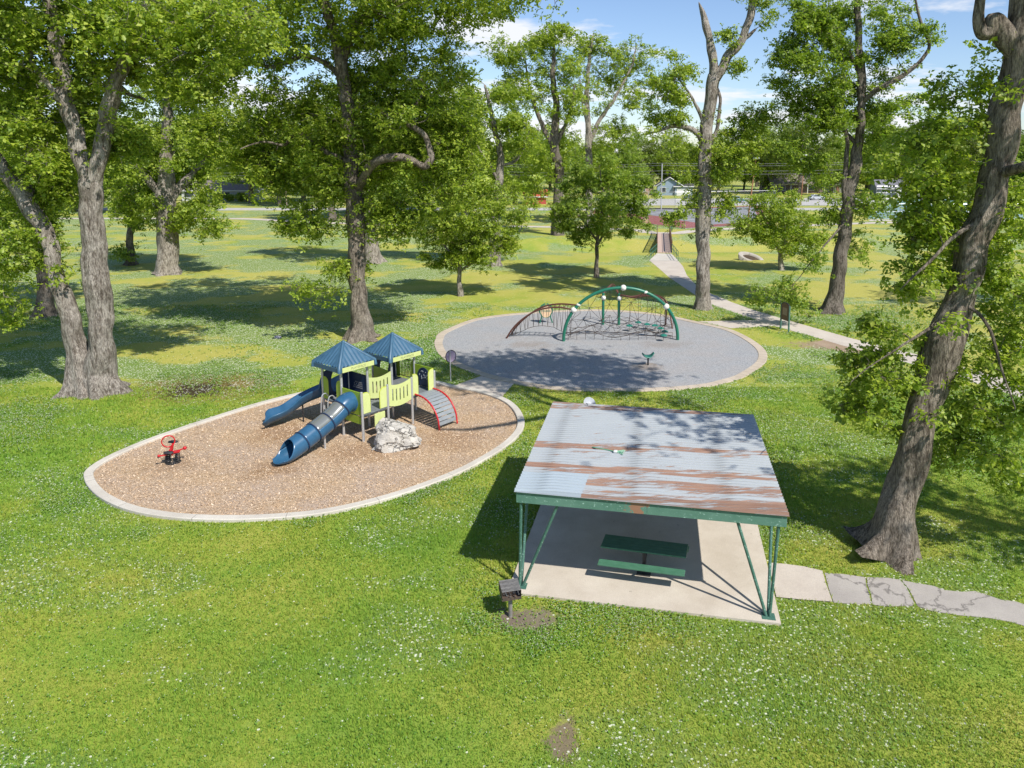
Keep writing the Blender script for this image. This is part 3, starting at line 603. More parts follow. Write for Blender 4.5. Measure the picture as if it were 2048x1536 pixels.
# weathered footbridge with green end railings
bn, bf = P(1329, 506), P(1327, 467.6); bd = (bf - bn); bL = np.linalg.norm(bd[:2]); bd /= bL; bs = np.array([bd[1], -bd[0], 0]); bw = 0.92
M_CORTEN = plain("weathered_steel", (0.10, 0.052, 0.03), (0.15, 0.085, 0.05), 5, 0.8); M_DECK = plain("red_brown_deck", (0.44, 0.32, 0.26), (0.50, 0.38, 0.32), 3, 0.85)
bg_ = thing('footbridge', 'rust brown footbridge with green end railings over the grassy ditch', 'bridge', bn)
obj('deck', MB().box(bn + bd*bL/2 + e3*0.0, (2*bw, bL, 0.16), bs, bd), M_DECK, bg_)
obj('deck_joint', MB().box(bn + bd*bL/2 - bs*0.25 + e3*0.084, (0.06, bL - 0.1, 0.006), bs, bd), M_BLACK, bg_)
for s in (-1, 1):
    mb = MB().box(bn + bd*bL/2 + bs*bw*s + e3*1.42, (0.10, bL, 0.08), bs, bd).box(bn + bd*bL/2 + bs*bw*s + e3*0.12, (0.10, bL, 0.10), bs, bd)
    for k in np.linspace(0.05, bL - 0.05, 11): mb.box(bn + bd*k + bs*bw*s + e3*0.75, (0.09, 0.09, 1.34), bs, bd)
    for z in np.linspace(0.3, 1.28, 6): mb.box(bn + bd*bL/2 + bs*bw*s + e3*z, (0.03, bL - 0.1, 0.06), bs, bd)
    obj('side_railing', mb, M_CORTEN, bg_)
M_GREENR = plain("green_railing", (0.02, 0.115, 0.07), (0.035, 0.15, 0.095), 6, 0.5)
def end_rail(p0, p1):
    mb = MB(); h = 1.15
    for z in (h, h*0.55): mb.tube([p0 + e3*z, p1 + e3*z], 0.035, 8)
    for f in (0, 0.25, 0.5, 0.75, 1): q = p0 + (p1 - p0)*f; mb.tube([q - e3*0.1, q + e3*h], 0.032, 8)
    obj('end_railing', mb, M_GREENR, bg_)
end_rail(bn - bs*bw, P(1300, 520)); end_rail(bn + bs*bw, P(1356, 522.5)); end_rail(bf - bs*bw, bf + bd*4.5 - bs*(bw + 0.9)); end_rail(bf + bs*bw, bf + bd*4.5 + bs*(bw + 0.5))
for q, nm in ((bn, 0), (bf, 1)): obj('abutment', MB().box(q - e3*0.9 + bd*(0.4 if nm == 0 else -0.4), (2*bw + 0.5, 0.9, 1.6), bs, bd), M_CONC, bg_)

# oval concrete drain opening on the ditch bank
cv = P(1502, 520); cg = thing('drain_opening', 'oval concrete collar round a dark drain in the grassy ditch bank', 'drain', cv)
ca = np.array([0.955, -0.10, -0.28]); ca /= np.linalg.norm(ca); La = 1.55; cup = np.array([0.16, 0.62, 0.60]); cup -= ca*(cup@ca); cup /= np.linalg.norm(cup)
ell = lambda k, z: [cv + ca*(La*k*math.cos(a)) + cup*(0.62*k*math.sin(a)) + e3*(z + 0.18) for a in np.linspace(0, 2*math.pi, 41)]
obj('collar', MB().grid([ell(1.0, -0.3), ell(1.0, 0.16), ell(0.96, 0.2), ell(0.70, 0.18), ell(0.66, 0.12), ell(0.62, -0.2)]), M_ASPH, cg, smooth=True, angle=35)
obj('drain_floor', MB().panel(cv + e3*0.18, ca, cup, [[(La*0.64*math.cos(a), 0.4*math.sin(a)) for a in np.linspace(0, 2*math.pi, 30, endpoint=False)]], 0.02), plain("shaded_hole_dirt", (0.05, 0.034, 0.022), (0.08, 0.055, 0.035), 3, 0.95), cg)  # dark dirt-brown plate, the shade of the drain hole put into its colour
# ================================================================ play structure
M_LIME = plain("lime_plastic", (0.50, 0.555, 0.215), (0.54, 0.595, 0.25), 4, 0.38); M_LIMED = plain("green_plastic", (0.25, 0.38, 0.025), (0.29, 0.42, 0.035), 4, 0.38)
M_NAVY = plain("navy_plastic", (0.010, 0.022, 0.062), (0.014, 0.03, 0.08), 5, 0.4); M_BLUE = plain("blue_plastic", (0.022, 0.085, 0.165), (0.032, 0.105, 0.195), 3, 0.26)
M_ROOFB = plain("blue_roof_plastic", (0.036, 0.095, 0.16), (0.05, 0.12, 0.19), 4, 0.45)
M_POST = plain("aluminium_post", (0.58, 0.59, 0.60), (0.52, 0.53, 0.55), 9, 0.34, 0.55); M_DECKG = plain("grey_deck", (0.13, 0.145, 0.155), (0.17, 0.185, 0.195), 8, 0.6)
M_SLAT = plain("grey_slat", (0.20, 0.22, 0.235), (0.24, 0.26, 0.275), 6, 0.55)
M_CLEAR, t, b = mat_base("clear_smoky_plastic"); setin(t, b.inputs['Base Color'], mixc(t, noise_(t, oco(t), 3, 5, 0.7), (0.26, 0.28, 0.27), (0.36, 0.37, 0.34))); b.inputs['Roughness'].default_value = 0.16; b.inputs['Metallic'].default_value = 0.35; b.inputs['Transmission Weight'].default_value = 0.35
PA = np.array([-8.55, 30.30, 0]); an_ = R(52.3); pu = np.array([math.cos(an_), math.sin(an_), 0]); pv = np.array([-math.sin(an_), math.cos(an_), 0]); PS = 1.36
def L(i, j, z=0.0): return PA + pu*i*PS + pv*j*PS + e3*z
ps = thing('play_structure', 'blue and lime play structure with two pointed roofs, an open slide and a tube slide', 'play structure', (L(1.5, 1)[0], L(1.5, 1)[1], 0.03))
DZ = 1.22
posts = {(0, 0): 2.2, (1, 0): 2.2, (2, 0): 2.2, (3, 0): 2.2, (0, 1): 3.1, (1, 1): 3.1, (0, 2): 3.1, (1, 2): 3.1, (2, 1): 3.0, (3, 1): 3.0, (2, 2): 3.0, (3, 2): 3.0}
for (i, j), h in posts.items(): obj('post', MB().tube([L(i, j, -0.05), L(i, j, h)], 0.057, 14).sphere(L(i, j, h), 0.058, 12, 6, (1, 1, .35)), M_POST, ps, smooth=True)
def deck(i, j, z): obj('deck', MB().box(L(i + .5, j + .5, z - 0.03), (PS - 0.02, PS - 0.02, 0.06), pu, pv).box(L(i + .5, j + .5, z - 0.09), (PS - 0.1, PS - 0.1, 0.06), pu, pv), M_DECKG, ps, bevel=0.008)
deck(0, 0, DZ); deck(0, 1, DZ + 0.2); deck(2, 0, DZ + 0.1); deck(2, 1, DZ + 0.25)
def arc(cx, cz, r, a0, a1, n=8, rz=None): return [(cx + r*math.cos(a), cz + (rz or r)*math.sin(a)) for a in np.linspace(a0, a1, n)]
def wing(i, j, d, z, w=0.40, h=0.92, flip=False, mat=None):      # small barrier leaf beside a post, rounded at its free top corner
    lp = [(0.06, 0.02), (w, 0.02), (w, h - 0.22)] + arc(w - 0.22, h - 0.22, 0.22, 0, math.pi/2)[1:] + [(0.06, h)]
    obj('barrier_leaf', MB().panel(L(i, j, z), d, e3, [lp], 0.04), mat or M_LIME, ps, bevel=0.005)
    obj('leaf_edge', MB().tube([L(i, j, z) + d*a + e3*b_ for a, b_ in lp[1:]], 0.024, 6), plain("lime_edge", (0.46, 0.52, 0.05)) if 'lime_edge' not in bpy.data.materials else bpy.data.materials['lime_edge'], ps, smooth=True)
# front-left deck: tube slide panel facing -u, boulder opening facing -v
hole = [(PS/2 + 0.40*math.cos(a), 0.46 + 0.40*math.sin(a)) for a in np.linspace(0, 2*math.pi, 28, endpoint=False)]
obj('slide_panel', MB().panel(L(0, 0, DZ), pv, e3, [[(0.06, -0.06), (PS - 0.06, -0.06), (PS - 0.06, 0.95), (0.06, 0.95)], hole], 0.04), M_LIMED, ps, bevel=0.005)
wing(0, 0, pu, DZ, 0.42); wing(1, 0, -pu, DZ, 0.42)
obj('kick_panel', MB().box(L(0.62, -0.05, DZ - 0.42), (0.55, 0.04, 0.62), pu, pv), M_LIME, ps, bevel=0.008)
obj('under_panel', MB().panel(L(0, 0, DZ - 0.50), pv, e3, [[(0.08, 0.05), (PS - 0.08, 0.05), (PS - 0.08, 0.38), (0.08, 0.38)]], 0.04), M_LIMED, ps)
# bowed bridge sides (near and far)
def bow(j, z, sag, mat):
    n = 16; top = [(a, 0.98 - sag*math.sin(math.pi*a/PS)) for a in np.linspace(0.06, PS - 0.06, n)]; bot = [(a, 0.02 - sag*math.sin(math.pi*a/PS)) for a in np.linspace(PS - 0.06, 0.06, n)]
    holes = []
    for k in range(5):
        a = PS*(0.2 + 0.15*k); z0 = -sag*math.sin(math.pi*a/PS)
        holes.append([(a - 0.032, z0 + 0.26), (a + 0.032, z0 + 0.26)] + arc(a, z0 + 0.78, 0.032, 0, math.pi, 5))
    obj('bridge_side', MB().panel(L(1, j, z), pu, e3, [top + bot] + holes, 0.045), mat, ps)
bow(0, DZ, 0.13, M_LIME); bow(1, DZ + 0.08, 0.13, M_LIME)
mb = MB()
for k in range(9):
    a = (k + 0.5)/9; mb.box(L(1 + a, 0.5, DZ - 0.12*math.sin(math.pi*a)), (PS/9 - 0.012, PS - 0.16, 0.045), pu, pv)
obj('bridge_deck', mb, M_DECKG, ps)
# right deck
wing(2, 0, pu, DZ + 0.1, 0.36, 1.0); wing(3, 0, -pu, DZ + 0.1, 0.36, 1.0)
obj('dome_panel', MB().panel(L(3, 0, DZ + 0.1), pv, e3, [[(0.06, 0.0), (PS - 0.06, 0.0), (PS - 0.06, 1.0), (0.06, 1.0)]], 0.04), M_LIMED, ps, bevel=0.005)
dm = arc(PS/2, 0.42, 0.44, 0, math.pi, 18, 0.5); obj('play_dome', MB().panel(L(3, 0, DZ + 0.1) - pu*0.035, pv, e3, [[(PS/2 + .44, 0.02)] + dm + [(PS/2 - .44, 0.02)]], 0.03), M_NAVY, ps, bevel=0.004)
M_DOT = plain("dot_white", (0.55, 0.6, 0.62))
for q in range(30): r_, a = 0.36*math.sqrt(random.random()), random.uniform(0, math.pi); obj('raised_dot', MB().sphere(L(3, 0, DZ + 0.1) - pu*0.06 + pv*(PS/2 + r_*math.cos(a)) + e3*(0.36 + r_*math.sin(a)*1.15), 0.013, 6, 4), M_DOT, ps)
# arched slat climber leaving the right deck toward -v
cl = [(t_, (DZ + 0.12)*math.sqrt(max(0, 1 - (max(0, t_ - 0.10)/1.45)**2.3)) ) for t_ in np.linspace(0.0, 1.55, 26)]
cl = [(s_, max(0.0, z_)) for s_, z_ in cl]
for s in (0.12, 0.92):
    obj('climber_rail', MB().tube([L(2 + s, 0, z_ + 0.05) - pv*(d_ + 0.02) for d_, z_ in cl], 0.036, 10), M_REDP, ps, smooth=True)
mb = MB(); cl2 = [L(2.52, 0, z_ + 0.0) - pv*d_ for d_, z_ in cl]
acc = [0]
for k in range(1, len(cl2)): acc.append(acc[-1] + np.linalg.norm(cl2[k] - cl2[k - 1]))
for s_ in np.arange(0.08, acc[-1] - 0.1, 0.195):
    k = int(np.searchsorted(acc, s_)); k = max(1, min(k, len(cl2) - 1)); f = (s_ - acc[k - 1])/(acc[k] - acc[k - 1] + 1e-9); c_ = cl2[k - 1]*(1 - f) + cl2[k]*f; tt = cl2[k] - cl2[k - 1]
    mb.box(c_, (0.80*PS - 0.06, 0.165, 0.035), pu, tt)
obj('climber_slats', mb, M_SLAT, ps, bevel=0.006)
for s in (0.12, 0.92):
    for k in range(2, 24, 3): obj('rail_bracket', MB().tube([L(2 + s, 0, cl[k][1] + 0.05) - pv*(cl[k][0] + 0.02), L(2 + s, 0, cl[k][1] - 0.01) - pv*(cl[k][0] + 0.02)], 0.03, 6), M_REDP, ps)
cres = [(0.0, 1.05), (0.0, 0.0)] + [(0.35 + 0.95*f, 0.35 - 0.28*f) for f in (0.4, 1.0)] + [(1.32, 0.28)] + arc(0.75, 0.62, 0.40, -0.9, -math.pi, 12, 0.36) + [(0.34, 0.9)]
obj('climber_panel', MB().panel(L(2.95, 0, 0.12), -pv, e3, [[(a, b_) for a, b_ in cres]], 0.04), M_LIMED, ps)
# tower one: leaves by the steps on the -u side, navy hoods, letter panel
wing(0, 1, pv, DZ + 0.2, 0.34, 1.0, mat=M_LIMED); wing(0, 2, -pv, DZ + 0.2, 0.38, 1.0, mat=M_LIMED)
for f in (0.36, 0.72):
    obj('step_handrail', MB().tube(spline([L(0, 1 + f, DZ + 0.35), L(0, 1 + f, DZ + 0.52) - pu*0.16, L(0, 1 + f, DZ + 0.36) - pu*0.36, L(0, 1 + f, 0.5) - pu*0.44, L(0, 1 + f, -0.02) - pu*0.46], 6), 0.024, 8), M_POST, ps, smooth=True)
for k in range(3): obj('step', MB().box(L(0, 1.54, 0.30 + 0.36*k) - pu*(0.40 - 0.11*k), (0.2, 0.5, 0.05), pu, pv), M_DECKG, ps, bevel=0.008)
def hood(i, j, z):
    o_ = [(0.05, 0.0), (PS - 0.05, 0.0), (PS - 0.05, 1.5), (PS*0.5, 1.42), (0.05, 1.22)]
    h_ = [(PS/2 + 0.27*math.cos(a) + 0.05*math.sin(a), 0.72 + 0.55*math.sin(a)) for a in np.linspace(0, 2*math.pi, 22, endpoint=False)]
    obj('slide_hood', MB().panel(L(i, j, z), pu, e3, [o_, h_], 0.05), M_NAVY, ps, bevel=0.006)
hood(0, 2, DZ + 0.15); hood(2, 2, DZ + 0.2)
obj('letter_panel', MB().box(L(1, 1.5, DZ + 0.62), (0.05, PS - 0.12, 1.05), pu, pv), M_NAVY, ps, bevel=0.01)
M_BEAD = plain("bead_grey", (0.30, 0.31, 0.33), (0.10, 0.10, 0.12), 30)
for r_ in range(4):
    for c_ in range(9):
        if random.random() < 0.85: obj('bead', MB().box(L(1, 1.5, DZ + 0.48 + r_*0.085) - pu*0.03 + pv*((c_ - 4)*0.075), (0.012, random.uniform(.03, .055), 0.05), pu, pv), M_BEAD, ps)
# tower two: tunnel cover, bars, green leaves
obj('green_panel', MB().panel(L(2, 1, DZ + 0.25), pv, e3, [[(0.08, 0), (PS - 0.08, 0), (PS - 0.08, 0.85), (0.08, 0.75)]], 0.04), M_LIMED, ps, bevel=0.005)
wing(3, 2, -pv, DZ + 0.25, 0.26, 1.05, mat=M_LIMED); wing(3, 1, pv, DZ + 0.25, 0.22, 1.0, mat=M_LIMED)
mb = MB().tube([L(3, 1.2, DZ + 1.2), L(3, 1.8, DZ + 1.2)], 0.022, 8).tube([L(3, 1.2, DZ + 0.36), L(3, 1.8, DZ + 0.36)], 0.022, 8)
for f in np.linspace(1.22, 1.78, 8): mb.tube([L(3, f, DZ + 0.36), L(3, f, DZ + 1.2)], 0.013, 6)
obj('bar_panel', mb, M_BLACK, ps)
obj('tunnel_cover', MB().grid([[L(2.2 + 0.6*f, 2, DZ + 1.0 + 0.18*math.sin(math.pi*f)) + pv*d_ for d_ in (0.05, 0.8)] for f in np.linspace(0, 1, 9)]), M_LIMED, ps, solid=0.03)
# roofs
def roof(i, j, ze, za, name):
    c = L(i + .5, j + .5); Wd = PS/2 + 0.26; n = 66
    mb = MB(); dirs = ((pu, pv), (-pu, -pv), (pv, -pu), (-pv, pu))
    for d_, s_ in dirs:
        rows = []
        for f in np.linspace(0.03, 1, 12):
            w = Wd*f; rows.append([c + d_*w + s_*w*x + e3*(za - (za - ze)*f + 0.055*abs(math.sin(math.pi*(w*x)/0.20))*min(1, f*4)*(1 - abs(x)**12)) for x in np.linspace(-1, 1, n)])
        mb.grid(rows)
    rf = obj('roof', mb, M_ROOFB, ps, smooth=True, angle=60)
    for d_, s_ in dirs: obj('roof_skirt', MB().box(c + d_*(Wd + 0.0) + e3*(ze - 0.095), (0.04, 2*Wd + 0.04, 0.21), d_, s_), M_ROOFB, rf, bevel=0.012)
    for sx in (-1, 1):
        for sy in (-1, 1): obj('roof_hip', MB().tube([c + e3*(za + 0.0), c + (pu*sx + pv*sy)*Wd + e3*(ze + 0.01), c + (pu*sx + pv*sy)*(Wd + 0.01) + e3*(ze - 0.2)], [0.06, 0.085, 0.08], 8), M_ROOFB, rf, smooth=True, angle=60)
    obj('roof_cap', MB().sphere(c + e3*za, 0.085, 14, 8, (1, 1, 0.7)), M_ROOFB, rf, smooth=True)
    pc = c - pv*(Wd + 0.035) + pu*0.02 + e3*(ze - 0.10); pl = obj('name_strip', MB().box(pc, (2*Wd - 0.22, 0.024, 0.21), pu, pv), M_LIME, ps, bevel=0.006)
    obj('lettering', MB().text("PLAYSPACE", 0.15, pc - pv*0.015, pu, e3), plain("faint_lettering", (0.30, 0.33, 0.16)) if 'faint_lettering' not in bpy.data.materials else bpy.data.materials['faint_lettering'], pl)
roof(0, 1, 3.08, 3.95, 'roof'); roof(2, 1, 2.95, 3.80, 'roof')
# tube slide
s0 = L(0, 0.5, DZ + 0.46) + pu*0.02; mth = P(573, 905, 0.46); mth2 = P(561, 925, 0.38)
pp = [s0, s0 - pu*0.35 - e3*0.02, s0*0.66 + mth*0.34 - e3*0.03, s0*0.33 + mth*0.67 - e3*0.05, mth + e3*0.0, mth + (mth - s0)/np.linalg.norm(mth - s0)*0.35 + e3*0.20]
cv_ = spline(pp, 7); m = len(cv_); acc = np.r_[0, np.cumsum([np.linalg.norm(cv_[k] - cv_[k - 1]) for k in range(1, m)])]; TL = acc[-1]
def at_s(s): 
    k = int(np.clip(np.searchsorted(acc, s), 1, m - 1)); f = (s - acc[k - 1])/(acc[k] - acc[k - 1]); return cv_[k - 1] + (cv_[k] - cv_[k - 1])*f, (cv_[k] - cv_[k - 1])/np.linalg.norm(cv_[k] - cv_[k - 1])
def ring(s, a, r=0.41):
    p, t_ = at_s(min(s, TL - 1e-4)); p = p + t_*max(0, s - TL); sd_ = np.cross(t_, e3); sd_ /= np.linalg.norm(sd_); up = np.cross(sd_, t_); return p + r*(sd_*math.cos(a) + up*math.sin(a))
cuts = [0.0, 0.62, 1.42, 2.15, 2.75, TL]
cuts = [c_*TL/max(TL, 3.3) if k < 5 else c_ for k, c_ in enumerate(cuts)]
for k in range(5):
    clear = k in (1, 2); A = np.linspace(0, 2*math.pi, 41)
    def shell(a0, a1, nm, mt, last=False):
        rows = []
        for s_ in np.linspace(cuts[k], cuts[k + 1], 9):
            rr_ = []
            for a in np.linspace(a0, a1, 33):
                s2 = s_ + (-0.36*(1 + math.sin(a)) + 0.05)*((s_ - cuts[4])/(TL - cuts[4])) if last else s_
                rr_.append(ring(s2, a))
            rows.append(rr_)
        obj(nm, MB().grid(rows), mt, ps, smooth=True, angle=60, solid=0.018)
    if clear: shell(0.15*math.pi, 0.86*math.pi, 'clear_tube_window', M_CLEAR); shell(0.86*math.pi, 2.15*math.pi, 'tube_section', M_BLUE)
    else: shell(0, 2*math.pi, 'tube_section', M_BLUE, k == 4)
    if k < 4: obj('tube_flange', MB().tube([ring(cuts[k + 1], a, 0.43) for a in np.linspace(0, 2*math.pi, 30, endpoint=False)], 0.028, 6, closed=True), M_NAVY, ps, smooth=True)
obj('tube_flange', MB().tube([ring(0.03, a, 0.425) for a in np.linspace(0, 2*math.pi, 30, endpoint=False)], 0.03, 6, closed=True), M_BLUE, ps, smooth=True)
hp = at_s(TL*0.42)[0]; obj('slide_support', MB().tube([np.array([hp[0], hp[1], 0]), hp - e3*0.40], 0.045, 10), M_POST, ps, smooth=True)
# open slide
o0 = L(0.5, 2, DZ + 0.2) + pv*0.02; oe = P(531, 851, 0.12); o1 = o0 + pv*0.55 - e3*0.10
sl = spline([o0, o1, o1*0.68 + oe*0.32 + pv*0.30 - e3*0.02, o1*0.34 + oe*0.66 + pv*0.12 - e3*0.08, oe*0.92 + o1*0.08 - e3*0.0, oe], 8)
rows = []; m = len(sl)
for k in range(m):
    t_ = sl[min(k + 1, m - 1)] - sl[max(k - 1, 0)]; t_ /= np.linalg.norm(t_); sd_ = np.cross(t_, e3); sd_ /= np.linalg.norm(sd_); up = np.cross(sd_, t_); f = k/(m - 1)
    wv_ = 0.45 + 0.06*math.sin(f*math.pi*3.2); wv_ *= 1 - 0.55*max(0, (f - 0.86)/0.14)**2; hh = 0.36*(1 - 0.75*max(0, (f - 0.75)/0.25)) + 0.04*math.sin(f*9)
    if f < 0.22: hh += 0.55*(1 - f/0.22)
    rows.append([sl[k] + sd_*wv_*a + up*(hh*abs(a)**2.6) for a in (-1.08, -1, -0.86, -0.6, -0.3, 0, 0.3, 0.6, 0.86, 1, 1.08)])
obj('open_slide', MB().grid(rows), M_BLUE, ps, smooth=True, angle=70, solid=0.035)
hp = sl[int(m*0.42)]; obj('slide_support', MB().tube([np.array([hp[0], hp[1], 0]), hp - e3*0.04], 0.035, 10), M_BLACK, ps, smooth=True)

# ================================================================ rope climber on the grey circle
M_ARCH = plain("green_arch_paint", (0.010, 0.125, 0.075), (0.018, 0.155, 0.095), 6, 0.35); M_BROWN = plain("brown_rail_paint", (0.085, 0.028, 0.018), (0.12, 0.045, 0.028), 6, 0.45); M_BALL = plain("white_ball", (0.72, 0.70, 0.64), (0.64, 0.62, 0.56), 5, 0.5); M_ROPE = plain("dark_rope", (0.045, 0.032, 0.026), (0.07, 0.05, 0.04), 30, 0.9)
def C6(x, y): return (1000 + x/5.389, 550 + y/5.389)
aL, aR = P(*C6(685, 716)), P(*C6(1915, 702)); ac = (aL + aR)/2; ax_ = (aR - aL)/2; apz = zat(ac[1], C6(0, 138)[1])
rc_ = thing('rope_climber', 'green arch climber with white balls, rope nets and brown ladders on the grey circle', 'climber', (ac[0], ac[1], 0.02))
def archp(a, lean=0.0): return ac + ax_*math.cos(a)*(1 if True else 0) + e3*apz*math.sin(a)**0.93 if math.sin(a) > 0 else ac + ax_*math.cos(a)
ap = [archp(a) for a in np.linspace(math.pi - 0.001, 0.001, 48)]; ap[0] = aL - e3*0.05; ap[-1] = aR - e3*0.05
obj('arch', MB().tube(ap, 0.105, 14), M_ARCH, rc_, smooth=True)
def on_arch(px):   # arch point with that photo x, left to right
    return min(ap, key=lambda q: abs(X0 + FPX*q[0]/(q[1]*CT - (q[2] - CAMH)*ST) - px))
def on_arch_side(px, py):
    def pr(q): dd_ = q[1]*CT - (q[2] - CAMH)*ST; return X0 + FPX*q[0]/dd_, PY0 - FPX*(q[1]*ST + (q[2] - CAMH)*CT)/dd_
    return min(ap, key=lambda q: (pr(q)[0] - px)**2 + (pr(q)[1] - py)**2)
ball = lambda q, r=0.19: obj('ball', MB().sphere(q, r, 18, 12), M_BALL, rc_, smooth=True)
bL_, bR_, bT_ = on_arch_side(*C6(795, 390)), on_arch_side(*C6(1790, 365)), on_arch_side(*C6(1317, 130))
ball(bL_, .2); ball(bR_, .2); ball(bT_, .2)
for q in (on_arch_side(*C6(840, 340)), on_arch_side(*C6(1580, 195))): obj('clamp', MB().sphere(q, 0.13, 12, 8, (1.2, 1, .8)), M_BALL, rc_, smooth=True)
p1, p2 = P(*C6(1110, 536)), P(*C6(1280, 540)); z1, z2 = zat(p1[1], C6(0, 245)[1]), zat(p2[1], C6(0, 250)[1])
for q, z_ in ((p1, z1), (p2, z2)):
    obj('post', MB().tube([q - e3*0.05, q + e3*(z_ + 0.35)], 0.10, 14), M_ARCH, rc_, smooth=True); ball(q + e3*z_ + np.array([0.02, -0.06, 0]), 0.17)
q1, q2 = p1 + e3*(z1 + 0.30), p2 + e3*(z2 + 0.25); mid = D(*C6(1205, 118), p1[1] + 0.4)
obj('top_link', MB().tube(spline([q1, mid, q2], 8), 0.05, 8).tube(spline([q1 + np.array([0, .5, 0]), mid + np.array([0.1, .5, .05]), q2 + np.array([0, .5, 0])], 8), 0.04, 8), M_BROWN, rc_, smooth=True)
# left rail ladder
f1, f2 = P(*C6(68, 686)), P(*C6(122, 642))
def railpts(foot, end, pix):
    n = len(pix) + 1; return [foot] + [D(*C6(*q), foot[1] + (end[1] - foot[1])*(k + 1)/n) for k, q in enumerate(pix)] + [end]
e_near, e_far = bL_, on_arch_side(*C6(835, 340)) + np.array([0, 0.5, 0.05])
r1 = spline(railpts(f1, e_near, [(120, 600), (190, 520), (270, 455), (350, 405), (450, 368), (540, 352), (620, 348), (700, 356)]), 4)
r2 = spline(railpts(f2, e_far, [(150, 590), (230, 500), (320, 425), (420, 360), (530, 325), (640, 312), (730, 315)]), 4)
obj('ladder_rail', MB().tube(r1, 0.055, 10), M_BROWN, rc_, smooth=True); obj('ladder_rail', MB().tube(r2, 0.055, 10), M_BROWN, rc_, smooth=True)
mb = MB(); low = []
for k in range(12):
    f = 0.1 + 0.86*k/11; a_, b_ = r1[int(f*(len(r1) - 1))], r2[int(f*(len(r2) - 1))]; mb.tube([a_, b_], 0.022, 6)
obj('ladder_rungs', mb, M_BROWN, rc_)
mb = MB(); lowp = []
for k in range(15):
    f = 0.06 + 0.9*k/14; a_ = r1[int(f*(len(r1) - 1))]; b_ = r2[int(f*(len(r2) - 1))]; g_ = (a_ + b_)/2; g_ = np.array([g_[0] + 0.05*math.sin(k*2.1), g_[1] + 0.1, max(0.12, (a_[2])*(0.42*math.sin(math.pi*f)**0.8) )]); lowp.append(g_)
    mb.tube([a_, g_], 0.013, 5); mb.tube([b_, g_], 0.013, 5)
mb.tube(spline(lowp, 4), 0.016, 5); obj('ladder_net', mb, M_ROPE, rc_)
# main net: rope mesh hung in the arch and a second one running back to the posts
def net(nu, nv, S_, jit, diag=True):
    mb = MB(); Q = [[S_(i/(nu - 1), j/(nv - 1)) + rng.normal(0, jit, 3)*(0 if i in (0, nu - 1) or j == 0 else 1) for j in range(nv)] for i in range(nu)]
    for i in range(nu):
        for j in range(nv):
            for di, dj in ((1, 0), (0, 1), (1, 1), (1, -1)):
                a, b_ = i + di, j + dj
                if a < nu and 0 <= b_ < nv and ((di + dj == 1 and (i + 2*j) % 3 != 1) or (di and dj and (i + j) % 2 == 0)): mb.tube([Q[i][j], (Q[i][j] + Q[a][b_])/2 + rng.normal(0, jit*0.5, 3), Q[a][b_]], 0.0125, 5)
    return mb
def main_net(u, v):
    k = 5 + u*(len(ap) - 11); i = int(k); tp = ap[i] + (ap[min(i + 1, len(ap) - 1)] - ap[i])*(k - i); bt = aL + (aR - aL)*(0.06 + 0.88*u) + np.array([0.1*math.sin(u*9), 1.6 + 0.4*math.sin(u*6), 0.30 + 0.25*math.sin(u*14)])
    return tp*(1 - v) + bt*v - e3*0.45*math.sin(math.pi*v)*math.sin(math.pi*u)
obj('rope_net', net(13, 5, main_net, 0.07), M_ROPE, rc_)
def low_net(u, v):
    a_ = aL + (aR - aL)*(0.04 + 0.92*u) + np.array([0, 0.2 + 0.2*math.sin(u*8), 0.42 + 0.22*math.sin(u*11)]); b_ = p1*(1 - u) + (p2 + np.array([3.6, -1.6, 0]))*u + e3*(0.5 + 0.4*math.sin(u*7)) + np.array([0, -0.4, 0]); return a_*(1 - v) + b_*v - e3*0.14*math.sin(math.pi*v)
obj('rope_net', net(9, 4, low_net, 0.08), M_ROPE, rc_)
mb = MB()
for k in range(13): a_ = low_net(k/12, 0.0); mb.tube([a_, np.array([a_[0], a_[1], 0.02])], 0.013, 5)
mb.tube([low_net(u, 0) for u in np.linspace(0, 1, 30)], 0.018, 5); mb.tube([aL + e3*0.62, aR + e3*0.22], 0.016, 5); obj('anchor_ropes', mb, M_ROPE, rc_)
# right overhead rails with hanging pods
rf1, rf2 = P(*C6(1860, 582)), P(*C6(1786, 540)); ya = p2[1]
o1_ = spline([q2, D(*C6(1420, 232), ya), D(*C6(1540, 212), ya), D(*C6(1660, 214), ya - .3), D(*C6(1750, 245), ya - .8), D(*C6(1800, 300), ya - 1.2), D(*C6(1832, 420), (ya + rf1[1])/2), rf1], 5)
o2_ = spline([q2, D(*C6(1440, 244), ya - 1), D(*C6(1560, 226), ya - 1.2), D(*C6(1690, 232), ya - 1.4), D(*C6(1760, 280), ya - 1.6), D(*C6(1790, 360), ya - 1.6), rf2], 5)
obj('overhead_rail', MB().tube(o1_, 0.055, 10), M_BROWN, rc_, smooth=True); obj('overhead_rail', MB().tube(o2_, 0.055, 10), M_BROWN, rc_, smooth=True)
pods = [(1395, 545), (1490, 510), (1585, 530), (1670, 543), (1730, 573), (1775, 607), (1765, 650)]
for k, q in enumerate(pods):
    g_ = P(*C6(*q), 0.42); tp = o1_[min(len(o1_) - 1, 6 + k*3)]
    obj('pod', MB().tube([g_ - e3*0.05, g_ - e3*0.03, g_ + e3*0.02, g_ + e3*0.10], [0.10, 0.235, 0.225, 0.03], 20), M_TEALP, rc_, smooth=True, angle=50)
    obj('pod_rope', MB().tube([g_, np.array([g_[0], g_[1], max(1.2, tp[2] - 0.2)]), tp], 0.013, 5).tube([g_, np.array([g_[0], g_[1], 0.02])], 0.012, 5), M_ROPE, rc_)

